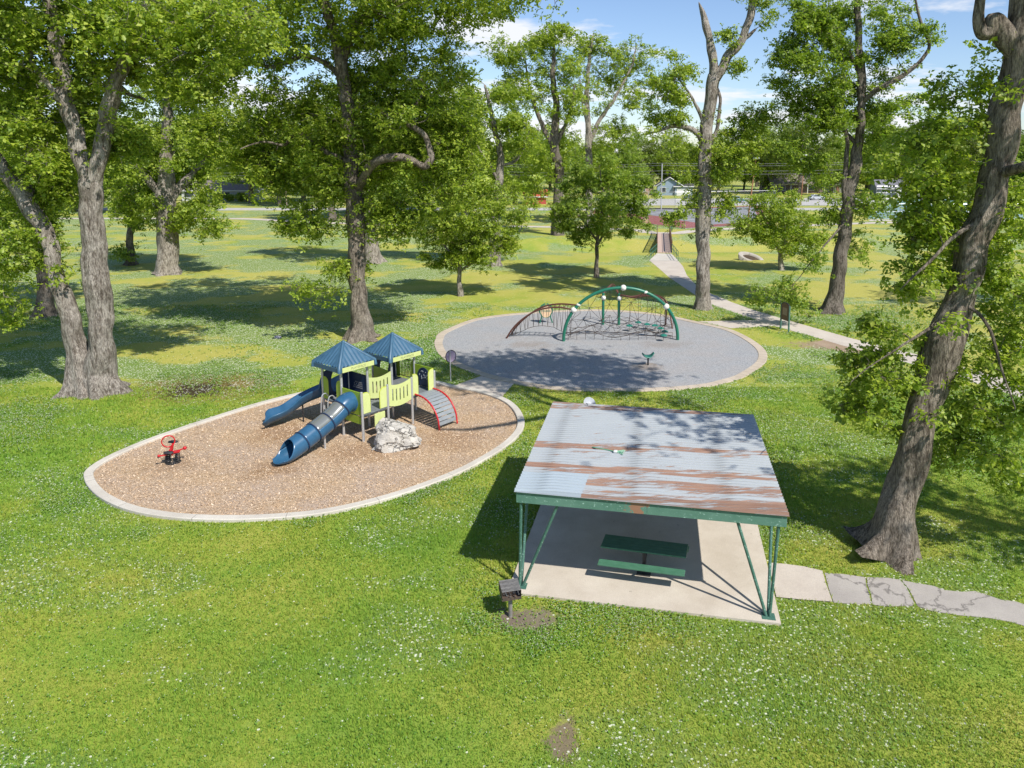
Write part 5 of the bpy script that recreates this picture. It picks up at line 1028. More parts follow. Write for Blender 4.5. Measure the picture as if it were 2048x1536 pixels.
hero_tree('cottonwood_tree', 'big leaning rough barked tree at the right, nearest to the metal roofed shelter', T[10], YK,
    [([(1772, 1106), (1792, 1040), (1812, 960), (1830, 880), (1850, 800), (1872, 730), (1896, 660), (1918, 600), (1946, 510), (1968, 430), (1990, 340), (2010, 250), (2028, 150), (2040, 60), (2046, -40), (2050, -260), (2060, -500)], [0.55, 0.50, 0.47, 0.46, 0.47, 0.50, 0.50, 0.45, 0.42, 0.40, 0.38, 0.37, 0.37, 0.34, 0.29, 0.2, 0.1]),
     ([(2034, 105), (2012, 66), (1992, 38), (1984, 58), (1966, 66), (1955, 36), (1958, -10), (1950, -60)], [0.34, 0.3, 0.24, 0.2, 0.16, 0.14, 0.12, 0.08]),
     ([(1902, 640), (1870, 650, -.6), (1820, 680, -1), (1760, 720, -1.3), (1700, 770, -1.6)], [0.07, 0.05, 0.035, 0.02, 0.01]), ([(1915, 610), (1960, 630, -.6), (2000, 720, -1), (2030, 820, -1.5)], [0.07, 0.05, 0.035, 0.015]),
     ([(1990, 340), (1940, 330, 1), (1880, 340, 2), (1820, 380, 2)], [0.09, 0.06, 0.04, 0.015]), ([(1965, 440), (1900, 480, -.6), (1840, 540, -.8), (1800, 580, -1)], [0.08, 0.055, 0.035, 0.012]), ([(2000, 300), (1970, 240, 1), (1950, 180, 1)], [0.09, 0.05, 0.02]),
     ([(1990, 350), (2060, 330, -1), (2140, 300, -2)], [0.18, 0.12, 0.06]), ([(2046, -60), (1900, -220, 2), (1760, -330, 4)], [0.26, 0.2, 0.1]), ([(2046, -100), (2200, -260, -2), (2350, -380, -3)], [0.24, 0.18, 0.1]), ([(2050, -200), (1950, -420, -3), (1850, -560, -4)], [0.2, 0.14, 0.07])],
    [(1990, 420, 60, 90, 25, 2), (1900, 380, 70, 70, 25, 2), (1860, 280, 60, 50, 19, 2), (2010, 600, 40, 80, 14, 1), (1930, 480, 60, 60, 19, 2), (1960, 200, 40, 60, 9, 1), (2025, 210, 26, 70, 12, -1.2), (2040, 420, 20, 60, 9, -1), (1985, 470, 30, 60, 9, -1), (1900, 180, 30, 40, 5, 1.5), (1880, 800, 30, 50, 6, -1), (1930, 640, 40, 50, 8, -1.2), (1985, 140, 45, 70, 8), (1860, 340, 75, 60, 25), (1930, 290, 60, 60, 16), (1870, 440, 70, 50, 23), (2005, 330, 40, 90, 14), (1955, 540, 70, 50, 19), (1840, 570, 55, 40, 9), (1945, 720, 60, 60, 16), (1775, 745, 70, 50, 22), (1705, 810, 40, 34, 8), (1850, 770, 50, 50, 14), (1950, 850, 70, 60, 22), (1890, 900, 40, 40, 6), (2035, 640, 40, 90, 11), (2020, 940, 50, 40, 8), (1760, 660, 50, 30, 6), (1910, 620, 34, 30, 5), (2000, 450, 50, 60, 9), (1790, 850, 40, 40, 6), (1850, 500, 50, 40, 9), (1840, 680, 26, 30, 5), (2060, 780, 50, 80, 14), (1730, 730, 40, 40, 6)],
    sp_per=13, sig=0.36, leaf=0.155, seed=21, barkm=M_BARKM, flare=0.85, twr=0.03, droop=0.4,
    extra=[(12.0, 26.0, 21.5, 7.0, 3.6, 2.6, 120), (14.5, 20.5, 20, 4, 3.5, 2.6, 12), (13.5, 15.2, 17.6, 2.6, 2.4, 1.2, 8)])
hero_tree('young_tree', 'small round headed tree on the lawn near the concrete drain opening', T[11], T[11][1],
    [([(1563, 541), (1562, 522), (1560, 505), (1545, 480), (1530, 450), (1522, 420)], [0.3, 0.24, 0.22, 0.14, 0.1, 0.05]), ([(1561, 510), (1575, 480, 0.5), (1595, 450, 1), (1610, 420, 1)], [0.16, 0.12, 0.08, 0.04]), ([(1562, 515), (1570, 470, -1), (1565, 420, -1)], [0.12, 0.08, 0.04])],
    [(1560, 445, 72, 48, 56), (1500, 450, 36, 40, 12), (1620, 460, 36, 40, 14), (1545, 400, 60, 26, 18), (1590, 500, 40, 18, 7)], sp_per=22, sig=0.65, leaf=0.23, seed=22, flare=0.12, twr=0.035)
# taller trees standing in the park behind
hero_tree('shade_tree', 'pale trunked tree with bare white limbs, behind the small bright green tree', P(989, 531), P(989, 531)[1],
    [([(989, 533), (990, 490), (992, 430), (996, 370), (1000, 310), (985, 240), (970, 170)], [0.6, 0.5, 0.46, 0.42, 0.36, 0.25, 0.12]), ([(998, 330), (1030, 322, 1), (1050, 290, 1), (1060, 262, 1)], [0.2, 0.16, 0.12, 0.05]), ([(996, 360), (960, 300, -1), (930, 260, -1)], [0.2, 0.14, 0.06])],
    [(960, 240, 80, 80, 50), (920, 200, 60, 60, 24), (1010, 220, 50, 60, 18), (960, 340, 60, 50, 20), (1050, 260, 40, 40, 9), (1030, 400, 40, 40, 10)], sp_per=24, sig=0.85, leaf=0.28, seed=23)
hero_tree('tall_tree', 'tall airy tree with curved dark limbs, left of its straight pale stemmed neighbour', D(1115, 468, 115), 115,
    [([(1116, 476), (1115, 420), (1118, 340), (1108, 290), (1112, 220), (1106, 150), (1110, 80)], [0.95, 0.8, 0.75, 0.65, 0.5, 0.35, 0.15]), ([(1110, 300), (1080, 240), (1060, 180), (1050, 120)], [0.4, 0.3, 0.2, 0.08]), ([(1112, 290), (1138, 230), (1150, 170)], [0.36, 0.26, 0.1])],
    [(1060, 120, 60, 46, 34), (1110, 76, 48, 30, 22), (1040, 180, 60, 50, 30), (1110, 200, 60, 60, 30), (1100, 290, 60, 50, 30), (1140, 130, 30, 40, 12), (1090, 350, 50, 40, 24), (1000, 100, 36, 30, 10)], sp_per=20, sig=1.0, leaf=0.34, seed=24, barkm=M_BARKD, twr=0.07)
hero_tree('tall_tree', 'tall airy tree with a straight pale stem, behind the small dark green tree', D(1180, 455, 130), 130,
    [([(1179, 462), (1178, 400), (1178, 320), (1176, 250), (1174, 180), (1180, 110), (1186, 70)], [0.8, 0.65, 0.6, 0.5, 0.38, 0.25, 0.1]), ([(1177, 290), (1200, 240), (1230, 195), (1260, 140), (1272, 100)], [0.4, 0.34, 0.26, 0.18, 0.08]), ([(1178, 260), (1165, 210), (1160, 160)], [0.25, 0.2, 0.08])],
    [(1186, 90, 32, 32, 22), (1262, 110, 55, 40, 28), (1195, 165, 70, 45, 34), (1270, 185, 50, 40, 20), (1215, 250, 50, 40, 22), (1190, 310, 40, 40, 16), (1300, 150, 25, 30, 6)], sp_per=18, sig=1.0, leaf=0.36, seed=25, twr=0.07)
hero_tree('shade_tree', 'dark trunked tree far back on the lawn beside the tan picnic bench', P(665, 441), P(665, 441)[1],
    [([(665, 442), (664, 400), (662, 340), (660, 280)], [0.75, 0.65, 0.55, 0.35])], [(650, 330, 80, 60, 60), (660, 250, 70, 60, 40)], sp_per=24, sig=1.3, leaf=0.42, seed=26, barkm=M_BARKD, leafm=M_LEAF2, twr=0.07)
hero_tree('shade_tree', 'tree outside the right edge whose crown shades the lawn by the broken asphalt walk', (21.5, 15.0), 15.0,
    [([(3280, 1420), (3290, 1100), (3300, 700), (3310, 300), (3330, -60)], [0.55, 0.45, 0.4, 0.3, 0.2])], [], sp_per=18, sig=0.6, leaf=0.18, seed=27, extra=[(20.5, 16, 13, 3.6, 4, 3.5, 26)])
hero_tree('shade_tree', 'tree outside the right edge whose shade falls across the lawn beyond the footpath', (46, 50), 50.0,
    [([(2510, 665), (2512, 500), (2520, 300), (2530, 100)], [0.6, 0.5, 0.4, 0.3])], [], sp_per=20, sig=0.9, leaf=0.3, seed=28, leafm=M_LEAF2, extra=[(44, 50, 15, 7, 7, 6, 80)])

# far tree line: five kinds grown once, then copied with their own turn and size
def far_kind(seed, h, rw, leafm, barkm):
    rg = np.random.default_rng(seed); root = thing('far_tree', None, 'tree'); mb = MB(); limbs = []
    lean = rg.normal(0, 0.4, 2)
    limbs.append(limb(mb, [(0, 0, -0.3), (lean[0]*.3, lean[1]*.3, h*.2), (lean[0], lean[1], h*.5), (lean[0]*1.4, lean[1]*1.4, h*.85)], [0.7, 0.5, 0.36, 0.1], 8))
    for k in range(6):
        a = k*1.05 + rg.uniform(-.3, .3); z0 = h*rg.uniform(0.25, 0.5); rr = rw*rg.uniform(0.5, 0.85)
        limbs.append(limb(mb, [(0, 0, z0), (math.cos(a)*rr*.5, math.sin(a)*rr*.5, z0 + h*.12), (math.cos(a)*rr, math.sin(a)*rr, z0 + h*.26)], [0.24, 0.16, 0.06], 5))
    cents = []
    while len(cents) < 105:
        q = rg.uniform(-1, 1, 3); rad = np.linalg.norm(q)
        if rad > 1 or rad < 0.35: continue
        zz = q[2]; w = rw*(1.0 if zz < 0 else 1 - 0.25*zz); lump = 1 + 0.22*mnoise.noise(Vector(q)*1.8 + Vector((seed, 0, 0)))
        cents.append(np.array([q[0]*w*lump, q[1]*w*lump, h*0.56 + zz*h*0.43*lump]))
    C = leafy(mb, limbs, np.array(cents), 36, 1.2, rg, 0.08, 0.2)
    obj('trunk', mb, barkm, root, smooth=True, angle=180, recalc=False); leaf_cloud('crown', C, 0.46, leafm, root, rg, 0.7)
    return root
M_LEAF3 = leaf_material("olive_leaves", [(0.075, 0.12, 0.016), (0.125, 0.18, 0.02), (0.18, 0.235, 0.026), (0.23, 0.28, 0.038)])
KINDS = [far_kind(31, 23, 8.0, M_LEAF, M_BARK), far_kind(32, 26, 7.5, M_LEAF2, M_BARKD), far_kind(33, 18, 8.5, M_LEAF2, M_BARKD), far_kind(34, 20, 7.0, M_LEAF, M_BARK), far_kind(35, 24, 9.0, M_LEAF3, M_BARKD)]
KW = ['bright green', 'tall deep green', 'low dark green', 'rounded light green', 'wide olive green']
used = [False]*5
ORD = ['first', 'second', 'third', 'fourth', 'fifth', 'sixth', 'seventh', 'eighth', 'ninth', 'tenth', 'eleventh', 'twelfth', 'thirteenth', 'fourteenth', 'fifteenth', 'sixteenth', 'seventeenth', 'eighteenth', 'nineteenth', 'twentieth', 'twenty-first', 'twenty-second', 'twenty-third', 'twenty-fourth', 'twenty-fifth', 'twenty-sixth', 'twenty-seventh', 'twenty-eighth', 'twenty-ninth', 'thirtieth', 'thirty-first', 'thirty-second', 'thirty-third', 'thirty-fourth']
def place_far(kind, px, Y, s, label, group):
    o = KINDS[kind] if not used[kind] else copy_tree(KINDS[kind]); used[kind] = True
    o.location = ((px - X0)/FPX*Y*1.0, Y, 0); o.rotation_euler = (0, 0, random.uniform(0, 6.28)); k = s*random.uniform(0.94, 1.06); o.scale = (k*random.uniform(.92, 1.1), k*random.uniform(.92, 1.1), k)
    tag(o, label, 'tree', group)
pxs = list(range(-170, 2330, 76))
for i, px in enumerate(pxs):
    kind = (i*3 + i//4) % 5; Y = 275 + 40*math.sin(i*2.4); h = 1.02 if px > 900 else 1.12
    if 1180 < px < 1360: h *= 0.9
    place_far(kind, px + random.uniform(-18, 18), Y, h*random.uniform(.92, 1.08), f'{KW[kind]} tree in the back row beyond the houses, {ORD[i]} from the left', 'back row of trees beyond the houses')
for i, px in enumerate(range(-60, 2200, 118)):
    kk = (2, 4, 2, 1, 2)[i % 5]; place_far(kk, px + random.uniform(-25, 25), 262 + 6*math.sin(i*1.9), (0.62 if kk != 2 else 0.8)*random.uniform(.9, 1.15), f'{KW[kk]} tree in the low row close behind the houses, {ORD[i]} from the left', 'low row of trees close behind the houses')
mid = [(0, 40, 150, .9), (4, 150, 165, .95), (1, 235, 160, .9), (2, 420, 235, 1.0), (1, 505, 195, 1.0), (4, 560, 185, 1.0), (2, 610, 200, 1.1), (1, 660, 230, 1.1), (0, 770, 150, 1.0), (4, 850, 165, 1.0), (3, 930, 150, 1.0), (2, 1030, 190, 1.0), (1, 1075, 240, .9), (2, 1245, 205, .95), (4, 1300, 262, .85), (0, 1435, 240, .9), (3, 1520, 250, 1.1), (1, 1570, 262, 1.0), (2, 1660, 250, 1.0), (3, 1700, 255, 1.1), (1, 1885, 245, 1.0), (4, 1960, 225, 1.0), (2, 2040, 200, 1.0), (0, 2120, 190, 1.0)]
for i, (k, px, Y, s) in enumerate(mid):
    place_far(k, px, Y, s*.95, f'{KW[k]} tree among the roadside houses, {ORD[i]} from the left in that row', 'trees standing among the houses and the road')
# ================================================================ houses, cars, poles and fences beyond the park
M_GLASS = plain("window_glass", (0.03, 0.04, 0.05), (0.06, 0.07, 0.08), 2, 0.12); M_TRIM = plain("white_trim", (0.68, 0.68, 0.66), (0.6, 0.6, 0.58), 4, 0.6)
def siding(name, c):
    m, t, b = mat_base(name); co = oco(t); s = nd(t, 'ShaderNodeSeparateXYZ', {0: co})
    st = ramp(t, nd(t, 'ShaderNodeMath', {0: s.outputs[2], 1: 0.2}, operation='MODULO').outputs[0], [(0.0, 0.7), (0.03, 1.0)])
    setin(t, b.inputs['Base Color'], mixc(t, 1.0, mixc(t, noise_(t, co, 0.8, 5), c, tuple(x*0.85 for x in c)), st, 'MULTIPLY')); b.inputs['Roughness'].default_value = 0.7; return m
def shingles(name, c): return plain(name, c, tuple(x*0.65 for x in c), 2.5, 0.9, bump=0.02, bscale=9)
def brick(name, c):
    m, t, b = mat_base(name); bt = nd(t, 'ShaderNodeTexBrick', {'Vector': mapping(t, oco(t), (1, 1, 1), (R(90), 0, 0)), 'Color1': (*c, 1), 'Color2': (*[x*.75 for x in c], 1), 'Mortar': (0.4, 0.37, 0.33, 1), 'Scale': 4.0})
    setin(t, b.inputs['Base Color'], bt.outputs[0]); b.inputs['Roughness'].default_value = 0.85; return m
def house(name, label, x, y, w, d, h, rh, rot, wall, roof, gable=False, wins=(), doors=(), garage=None, porch=False):
    """walls w x d x h with a ridge along the width (or a gable facing the park); wins and doors are centre positions along the park side"""
    r = thing(name, label, 'house', (x, y, 0)); c, s = math.cos(rot), math.sin(rot); ux = np.array([c, s, 0]); uy = np.array([-s, c, 0]); o = np.array([x, y, 0.0])
    q = lambda a, b_, z: o + ux*a + uy*b_ + e3*z
    mb = MB(); pts = [(-w/2, 0), (w/2, 0), (w/2, d), (-w/2, d)]
    mb.add([q(a, b_, -0.3) for a, b_ in pts] + [q(a, b_, h) for a, b_ in pts], [(0, 1, 5, 4), (1, 2, 6, 5), (2, 3, 7, 6), (3, 0, 4, 7)])
    if gable: mb.add([q(-w/2, 0, h), q(w/2, 0, h), q(0, 0, h + rh), q(-w/2, d, h), q(w/2, d, h), q(0, d, h + rh)], [(0, 1, 2), (4, 3, 5)])
    else: mb.add([q(-w/2, 0, h), q(-w/2, d, h), q(-w/2, d/2, h + rh), q(w/2, 0, h), q(w/2, d, h), q(w/2, d/2, h + rh)], [(0, 2, 1), (3, 4, 5)])
    obj('wall', mb, wall, r)
    e = 0.5; mb = MB()
    if gable: rp_ = [[q(-w/2 - e, -e, h - e*rh/(w/2)), q(0, -e, h + rh + .03), q(w/2 + e, -e, h - e*rh/(w/2))], [q(-w/2 - e, d + e, h - e*rh/(w/2)), q(0, d + e, h + rh + .03), q(w/2 + e, d + e, h - e*rh/(w/2))]]
    else: rp_ = [[q(-w/2 - e, -e, h - e*rh/(d/2)), q(-w/2 - e, d/2, h + rh + .03), q(-w/2 - e, d + e, h - e*rh/(d/2))], [q(w/2 + e, -e, h - e*rh/(d/2)), q(w/2 + e, d/2, h + rh + .03), q(w/2 + e, d + e, h - e*rh/(d/2))]]
    obj('roof', mb.grid(rp_), roof, r, solid=0.12)
    if not gable: obj('eave_trim', MB().box(q(0, -e - 0.03, h - e*rh/(d/2) - 0.02), (w + 2*e, 0.06, 0.26), ux, uy), M_TRIM, r)
    else:
        for k in (-1, 1): obj('eave_trim', MB().tube([q(k*(w/2 + e), -e - 0.05, h - e*rh/(w/2) - .05), q(0, -e - 0.05, h + rh - .05)], 0.11, 4), M_TRIM, r)
    for a, ww, hh in wins:
        f = obj('window', MB().box(q(a, -0.03, 1.0 + hh/2), (ww + 0.2, 0.08, hh + 0.2), ux, uy), M_TRIM, r); obj('pane', MB().box(q(a, -0.075, 1.0 + hh/2), (ww, 0.02, hh), ux, uy), M_GLASS, f)
    for a in doors: obj('door', MB().box(q(a, -0.04, 1.05), (1.0, 0.08, 2.1), ux, uy), plain("door_paint", (0.25, 0.12, 0.08)) if 'door_paint' not in bpy.data.materials else bpy.data.materials['door_paint'], r)
    if garage is not None: obj('garage_door', MB().box(q(garage, -0.05, 1.15), (4.2, 0.1, 2.3), ux, uy), M_TRIM, r)
    if porch:
        for a in np.linspace(-w/2 + .3, w/2 - .3, 4): obj('porch_post', MB().box(q(a, -1.8, h/2 - .1), (0.18, 0.18, h - .2), ux, uy), M_TRIM, r)
        obj('porch_roof', MB().box(q(0, -1.0, h - 0.05), (w, 2.0, 0.14), ux, uy), roof, r)
    return r
def hx(px, Y): return (px - X0)/FPX*Y*1.0
house('house', 'low house with grey brown roof and white eave trim behind a row of shrubs', hx(438, 204), 204, 19, 9, 3.0, 2.3, 0.03, siding("grey_white_siding", (0.50, 0.52, 0.52)), shingles("grey_brown_shingles", (0.22, 0.185, 0.165)), wins=((-7.5, 2.4, 1.4), (-3.5, 1.6, 1.3), (2.5, 1.8, 1.3), (6.5, 1.8, 1.3)), doors=(-0.6,))
house('house', 'tan brick house almost hidden by leaves left of the pale blue house', hx(1262, 238), 238, 14, 9, 3.0, 2.4, 0.05, brick("tan_brick", (0.40, 0.25, 0.17)), shingles("brown_shingles", (0.17, 0.12, 0.095)), wins=((-4, 1.8, 1.3), (3.5, 1.8, 1.3)), doors=(0,))
house('house', 'pale blue gabled house with a white garage door, right of the tall light pole', hx(1338, 232), 232, 7.5, 10, 3.2, 2.4, -0.1, siding("pale_blue_siding", (0.25, 0.33, 0.42)), shingles("dark_shingles", (0.075, 0.07, 0.07)), gable=True, wins=((-2.0, 1.6, 1.4), (2.0, 1.6, 1.4)))
house('garage', 'white doored garage joined to the right side of the pale blue house', hx(1366, 231), 231, 5.4, 8, 2.9, 0.7, -0.1, siding("pale_blue_garage_siding", (0.27, 0.34, 0.42)), shingles("garage_shingles", (0.08, 0.075, 0.075)), garage=0)
house('house', 'long dark house with deep shaded porch behind the basketball court', hx(1592, 246), 246, 17, 10, 3.2, 3.0, 0.02, brick("dark_brick", (0.10, 0.06, 0.05)), shingles("weathered_shingles", (0.26, 0.22, 0.19)), wins=((-5, 2, 1.4), (4.5, 2, 1.4)), doors=(0,), porch=True)
house('house', 'grey roofed house partly hidden by the leaning dark trunked tree', hx(1672, 250), 250, 11, 9, 3.0, 2.6, 0, siding("beige_siding", (0.42, 0.40, 0.36)), shingles("purple_grey_shingles", (0.24, 0.215, 0.225)), wins=((-2.5, 1.8, 1.3), (2.5, 1.8, 1.3)), doors=(0,))
house('house', 'house with a bright white gable and dark roof behind the tennis court', hx(1818, 222), 222, 7.5, 11, 3.0, 2.6, -0.2, siding("white_siding", (0.72, 0.72, 0.70)), shingles("charcoal_shingles", (0.10, 0.09, 0.095)), gable=True, wins=((0, 1.6, 1.3),))
house('house', 'blue grey low wing with dark porch, left of the bright white gable', hx(1778, 224), 224, 7.5, 8, 2.7, 2.2, -0.1, siding("blue_grey_siding", (0.20, 0.24, 0.30)), shingles("slate_shingles", (0.19, 0.19, 0.21)), wins=((-2, 1.4, 1.2), (1.6, 1.4, 1.2)))
house('shed', 'small red shed glimpsed through leaves left of the small dark green tree', hx(1072, 190), 190, 5.2, 4, 2.2, 1.3, 0.1, siding("red_siding", (0.42, 0.07, 0.05)), plain("red_tin", (0.45, 0.09, 0.06), (0.36, 0.07, 0.05), 3, 0.5), doors=(0,))

def wheel(r, c, ux, uy, rad=0.33):
    w = obj('wheel', MB().tube([c - uy*0.11, c + uy*0.11], rad, 18), M_BLACK, r, smooth=True, angle=40); obj('rim', MB().tube([c - uy*0.118, c + uy*0.118], rad*0.6, 14), M_STEEL, w)
def car(label, x, y, rot, paint, kind='car'):
    r = thing('parked_' + kind, label, kind, (x, y, 0.02)); c, s = math.cos(rot), math.sin(rot); ux = np.array([c, s, 0]); uy = np.array([-s, c, 0]); o = np.array([x, y, 0.02]); q = lambda a, b_, z: o + ux*a + uy*b_ + e3*z
    if kind == 'pickup': low = [(-2.7, .4), (2.7, .4), (2.75, .75), (2.6, 1.05), (1.2, 1.12), (-2.7, 1.1)]; top = [(1.15, 1.1), (0.6, 1.75), (-0.9, 1.78), (-1.15, 1.1)]
    else: low = [(-2.25, .35), (2.25, .35), (2.3, .65), (2.1, .88), (1.0, 0.98), (-1.9, 1.0), (-2.3, .9)]; top = [(0.95, .96), (0.35, 1.45), (-1.2, 1.47), (-1.95, .98)]
    mb = MB()
    for out_, w in ((low, 1.78),): mb.panel(q(0, 0, 0), ux, e3, [out_], w)
    obj('body', mb, paint, r, bevel=0.05); cab = obj('cabin', MB().panel(q(0, 0, 0), ux, e3, [top], 1.56), paint, r, bevel=0.05)
    cx_ = sum(a for a, _ in top)/4; ins = [(cx_ + (a - cx_)*0.86, 1.0 + (b_ - 1.0)*0.82 + 0.03) for a, b_ in top]; obj('side_windows', MB().panel(q(0, 0, 0), ux, e3, [ins], 1.60), M_GLASS, cab)
    a0, b0_ = top[0]; a1, b1_ = top[1]; obj('windscreen', MB().box(q((a0 + a1)/2 + .02, 0, (b0_ + b1_)/2 + .02), (math.hypot(a0 - a1, b0_ - b1_)*.85, 1.36, 0.03), ux*(a0 - a1) + e3*(b0_ - b1_), uy), M_GLASS, cab)
    for a in (1.45, -1.45):
        for b_ in (-0.82, 0.82): wheel(r, q(a, b_, 0.33), ux, uy)
    for b_ in (-0.6, 0.6): obj('headlight', MB().box(q(low[2][0] - .02, b_, 0.7), (0.08, 0.34, 0.16), ux, uy), M_TRIM, r)
    return r
M_CARB = plain("navy_car_paint", (0.05, 0.075, 0.12), (0.06, 0.085, 0.135), 2, 0.2); M_CARS = plain("silver_car_paint", (0.45, 0.48, 0.52), (0.5, 0.53, 0.56), 2, 0.22, 0.3); M_CART = plain("teal_car_paint", (0.05, 0.13, 0.15), (0.06, 0.15, 0.17), 2, 0.22)
car('dark blue car parked by the road in front of the pale blue house', hx(1384, 204), 204, 0.25, M_CARB)
car('dark teal pickup parked beyond the basketball court near the rusty pole', hx(1470, 196), 196, 0.15, M_CART, 'pickup')
car('silver car parked at the lot seen through the leaning dark trunked tree', hx(1632, 208), 208, 0.2, M_CARS)
# white box truck on the far left road
bx, by = hx(291, 172), 172.0; bt_ = thing('box_truck', 'white box truck standing on the far left road behind the thick pale trunk', 'truck', (bx, by, 0.02)); o = np.array([bx, by, 0.02])
obj('cargo_box', MB().box(o + np.array([0.2, 0, 2.35]), (4.2, 2.3, 2.6)), M_TRIM, bt_, bevel=0.04); cb_ = obj('cab', MB().panel(o + np.array([3.3, 0, 0]), (1, 0, 0), e3, [[(-0.95, .5), (1.1, .5), (1.15, 1.2), (0.55, 2.2), (-0.95, 2.3)]], 2.0), M_TRIM, bt_, bevel=0.05)
obj('cab_window', MB().box(o + np.array([3.25, 0, 1.72]), (0.8, 2.03, 0.6)), M_GLASS, cb_); obj('chassis', MB().box(o + np.array([0.8, 0, 0.75]), (6.2, 1.0, 0.3)), M_BLACK, bt_)
for a in (-1.2, 3.3):
    for b_ in (-1.0, 1.0): wheel(bt_, o + np.array([a, b_, 0.42]), np.array([1.0, 0, 0]), np.array([0, 1.0, 0]), 0.42)

# shrubs in front of the far left house
shr = None
for k, (px, hh) in enumerate(((408, 1.9), (440, 2.3), (462, 2.0), (484, 2.4), (500, 1.8))):
    rg = np.random.default_rng(200 + k); x, y = hx(px, 201), 201.0; o = thing('shrub', ['small rounded shrub at the left end of the low grey roofed house', 'second shrub from the left along the low grey roofed house', 'middle shrub of the row along the low grey roofed house', 'tallest shrub near the right end of the low grey roofed house', 'last shrub on the right by the low grey roofed house corner'][k], 'shrub', (x, y, 0), 'shrubs along the low house')
    C = rg.normal(0, 1, (240, 3)); C = C/np.linalg.norm(C, axis=1)[:, None]*rg.uniform(0.5, 1, (240, 1))*np.array([1.5, 1.1, hh/2]) + np.array([x, y, hh/2 + 0.1]); C = C[C[:, 2] > 0.05]
    leaf_cloud('foliage', C, 0.3, M_LEAF2, o, rg); obj('stem', MB().tube([(x, y, -0.1), (x, y, hh*.6)], 0.06, 6), M_BARKD, o)

# poles and wires
M_WOOD = plain("pole_wood", (0.27, 0.22, 0.17), (0.2, 0.16, 0.125), 3, 0.9); M_RUST = plain("rusty_pole", (0.26, 0.12, 0.06), (0.34, 0.17, 0.09), 4, 0.8); M_WIRE = plain("wire", (0.30, 0.30, 0.31), (0.25, 0.25, 0.26), 2, 0.6)
def pole(label, px, Y, h, mat=M_WOOD, arm=True, r0=0.15, top=None, lamp=False):
    x = hx(px, Y); o = thing('utility_pole' if not lamp else 'light_pole', label, 'pole', (x, Y, 0)); tx = x if top is None else hx(top, Y)
    obj('shaft', MB().tube([(x, Y, -0.3), (tx, Y, h)], [r0, r0*0.7], 10), mat, o, smooth=True)
    if arm:
        obj('crossarm', MB().box((tx, Y - 0.16, h - 0.5), (2.4, 0.1, 0.12)), mat, o)
        for k in (-1.05, -0.5, 0.5, 1.05): obj('insulator', MB().cyl((tx + k, Y - 0.16, h - 0.43), 0.05, 0.14, 8), M_TRIM, o)
    if lamp: obj('lamp_head', MB().box((tx, Y - 0.3, h), (0.9, 0.6, 0.25)), M_STEEL, o, bevel=0.05)
    return np.array([tx, Y, h])
PL = [pole('wooden pole with crossarm hidden in the far left trees', 130, 180, 9.8), pole('wooden pole with crossarm left of the spreading tree, across the road', 575, 180, 10.0), pole('wooden pole with crossarm behind the small dark green tree', 1000, 180, 10.0), pole('slim pale pole standing in front of the pale blue house', 1322, 172, 10.3, M_GREYPOLE, False), pole('wooden pole behind the right part of the tennis court', 1841, 182, 11.0), pole('wooden pole beyond the right edge of the tennis court', 2160, 182, 11.0)]
pole('leaning rusty orange light pole at the basketball court corner', 1494, 126, 11.6, M_RUST, False, 0.13, 1507, True)
pole('straight rusty light pole beyond the basketball court, near the dark house', 1600, 186, 12.2, M_RUST, False, 0.13, 1603, True)
for nm, dz, dx in (('topmost', 0.1, 0), ('second', -0.4, 0.5), ('third', -1.6, 0), ('lowest', -2.3, 0.1)):
    mb = MB()
    for a, b_ in zip(PL[:-1], PL[1:]): mb.tube([a + (b_ - a)*f + e3*(dz - 0.9*4*f*(1 - f)*0.5) + np.array([0, dx, 0]) for f in np.linspace(0, 1, 13)], 0.022, 4, cap=False)
    tag(obj('overhead_wire', mb, M_WIRE, loc=PL[0]), f'{nm} of the long overhead wires strung along the far road', 'wire', 'overhead wires along the far road')

# chain link fences
M_LINK = plain("fence_wire", (0.40, 0.41, 0.42), (0.34, 0.35, 0.36), 3, 0.5, 0.4)
def fence(label, pts, h, step, rail_mid=True):
    o = thing('chain_link_fence', label, 'fence', pts[0]); mbr = MB(); mbw = MB()
    for a, b_ in zip(pts[:-1], pts[1:]):
        a, b_ = np.array(a, float), np.array(b_, float); Ln = np.linalg.norm(b_ - a); n = max(1, int(round(Ln/step))); d_ = (b_ - a)/Ln
        for k in range(n + 1): obj('post', MB().tube([a + d_*Ln*k/n - e3*0.1, a + d_*Ln*k/n + e3*h], 0.045, 8), M_STEEL, o)
        mbr.tube([a + e3*h, b_ + e3*h], 0.035, 6).tube([a + e3*0.1, b_ + e3*0.1], 0.02, 5)
        if rail_mid: mbr.tube([a + e3*h*.5, b_ + e3*h*.5], 0.03, 5)
        g = 0.32
        for k in np.arange(-h, Ln, g):
            for sg in (1, -1):
                s0_, s1_ = (k, k + h); z0_, z1_ = 0.0, h
                if s0_ < 0: z0_ += -s0_; s0_ = 0
                if s1_ > Ln: z1_ -= s1_ - Ln; s1_ = Ln
                if z1_ - z0_ < 0.1: continue
                u0, u1 = (s0_, s1_) if sg == 1 else (Ln - s0_, Ln - s1_)
                mbw.tube([a + d_*u0 + e3*z0_, a + d_*u1 + e3*z1_], 0.005, 3, cap=False)
    obj('rail', mbr, M_STEEL, o); obj('wire_mesh', mbw, M_LINK, o, recalc=False)
fence('tall chain link fence along the far side of the red basketball court', [P(1190, 414), P(1350, 414.5), P(1550, 410)], 3.6, 7)
fence('chain link fence along the near side of the red basketball court', [P(1200, 431), P(1296, 448), P(1369, 458), P(1480, 452.5), P(1556, 447)], 2.6, 6, False)
fence('chain link fence round the near side of the green tennis court', [P(1748, 438.5), P(1900, 439.6), P(2200, 439)], 3.0, 5)
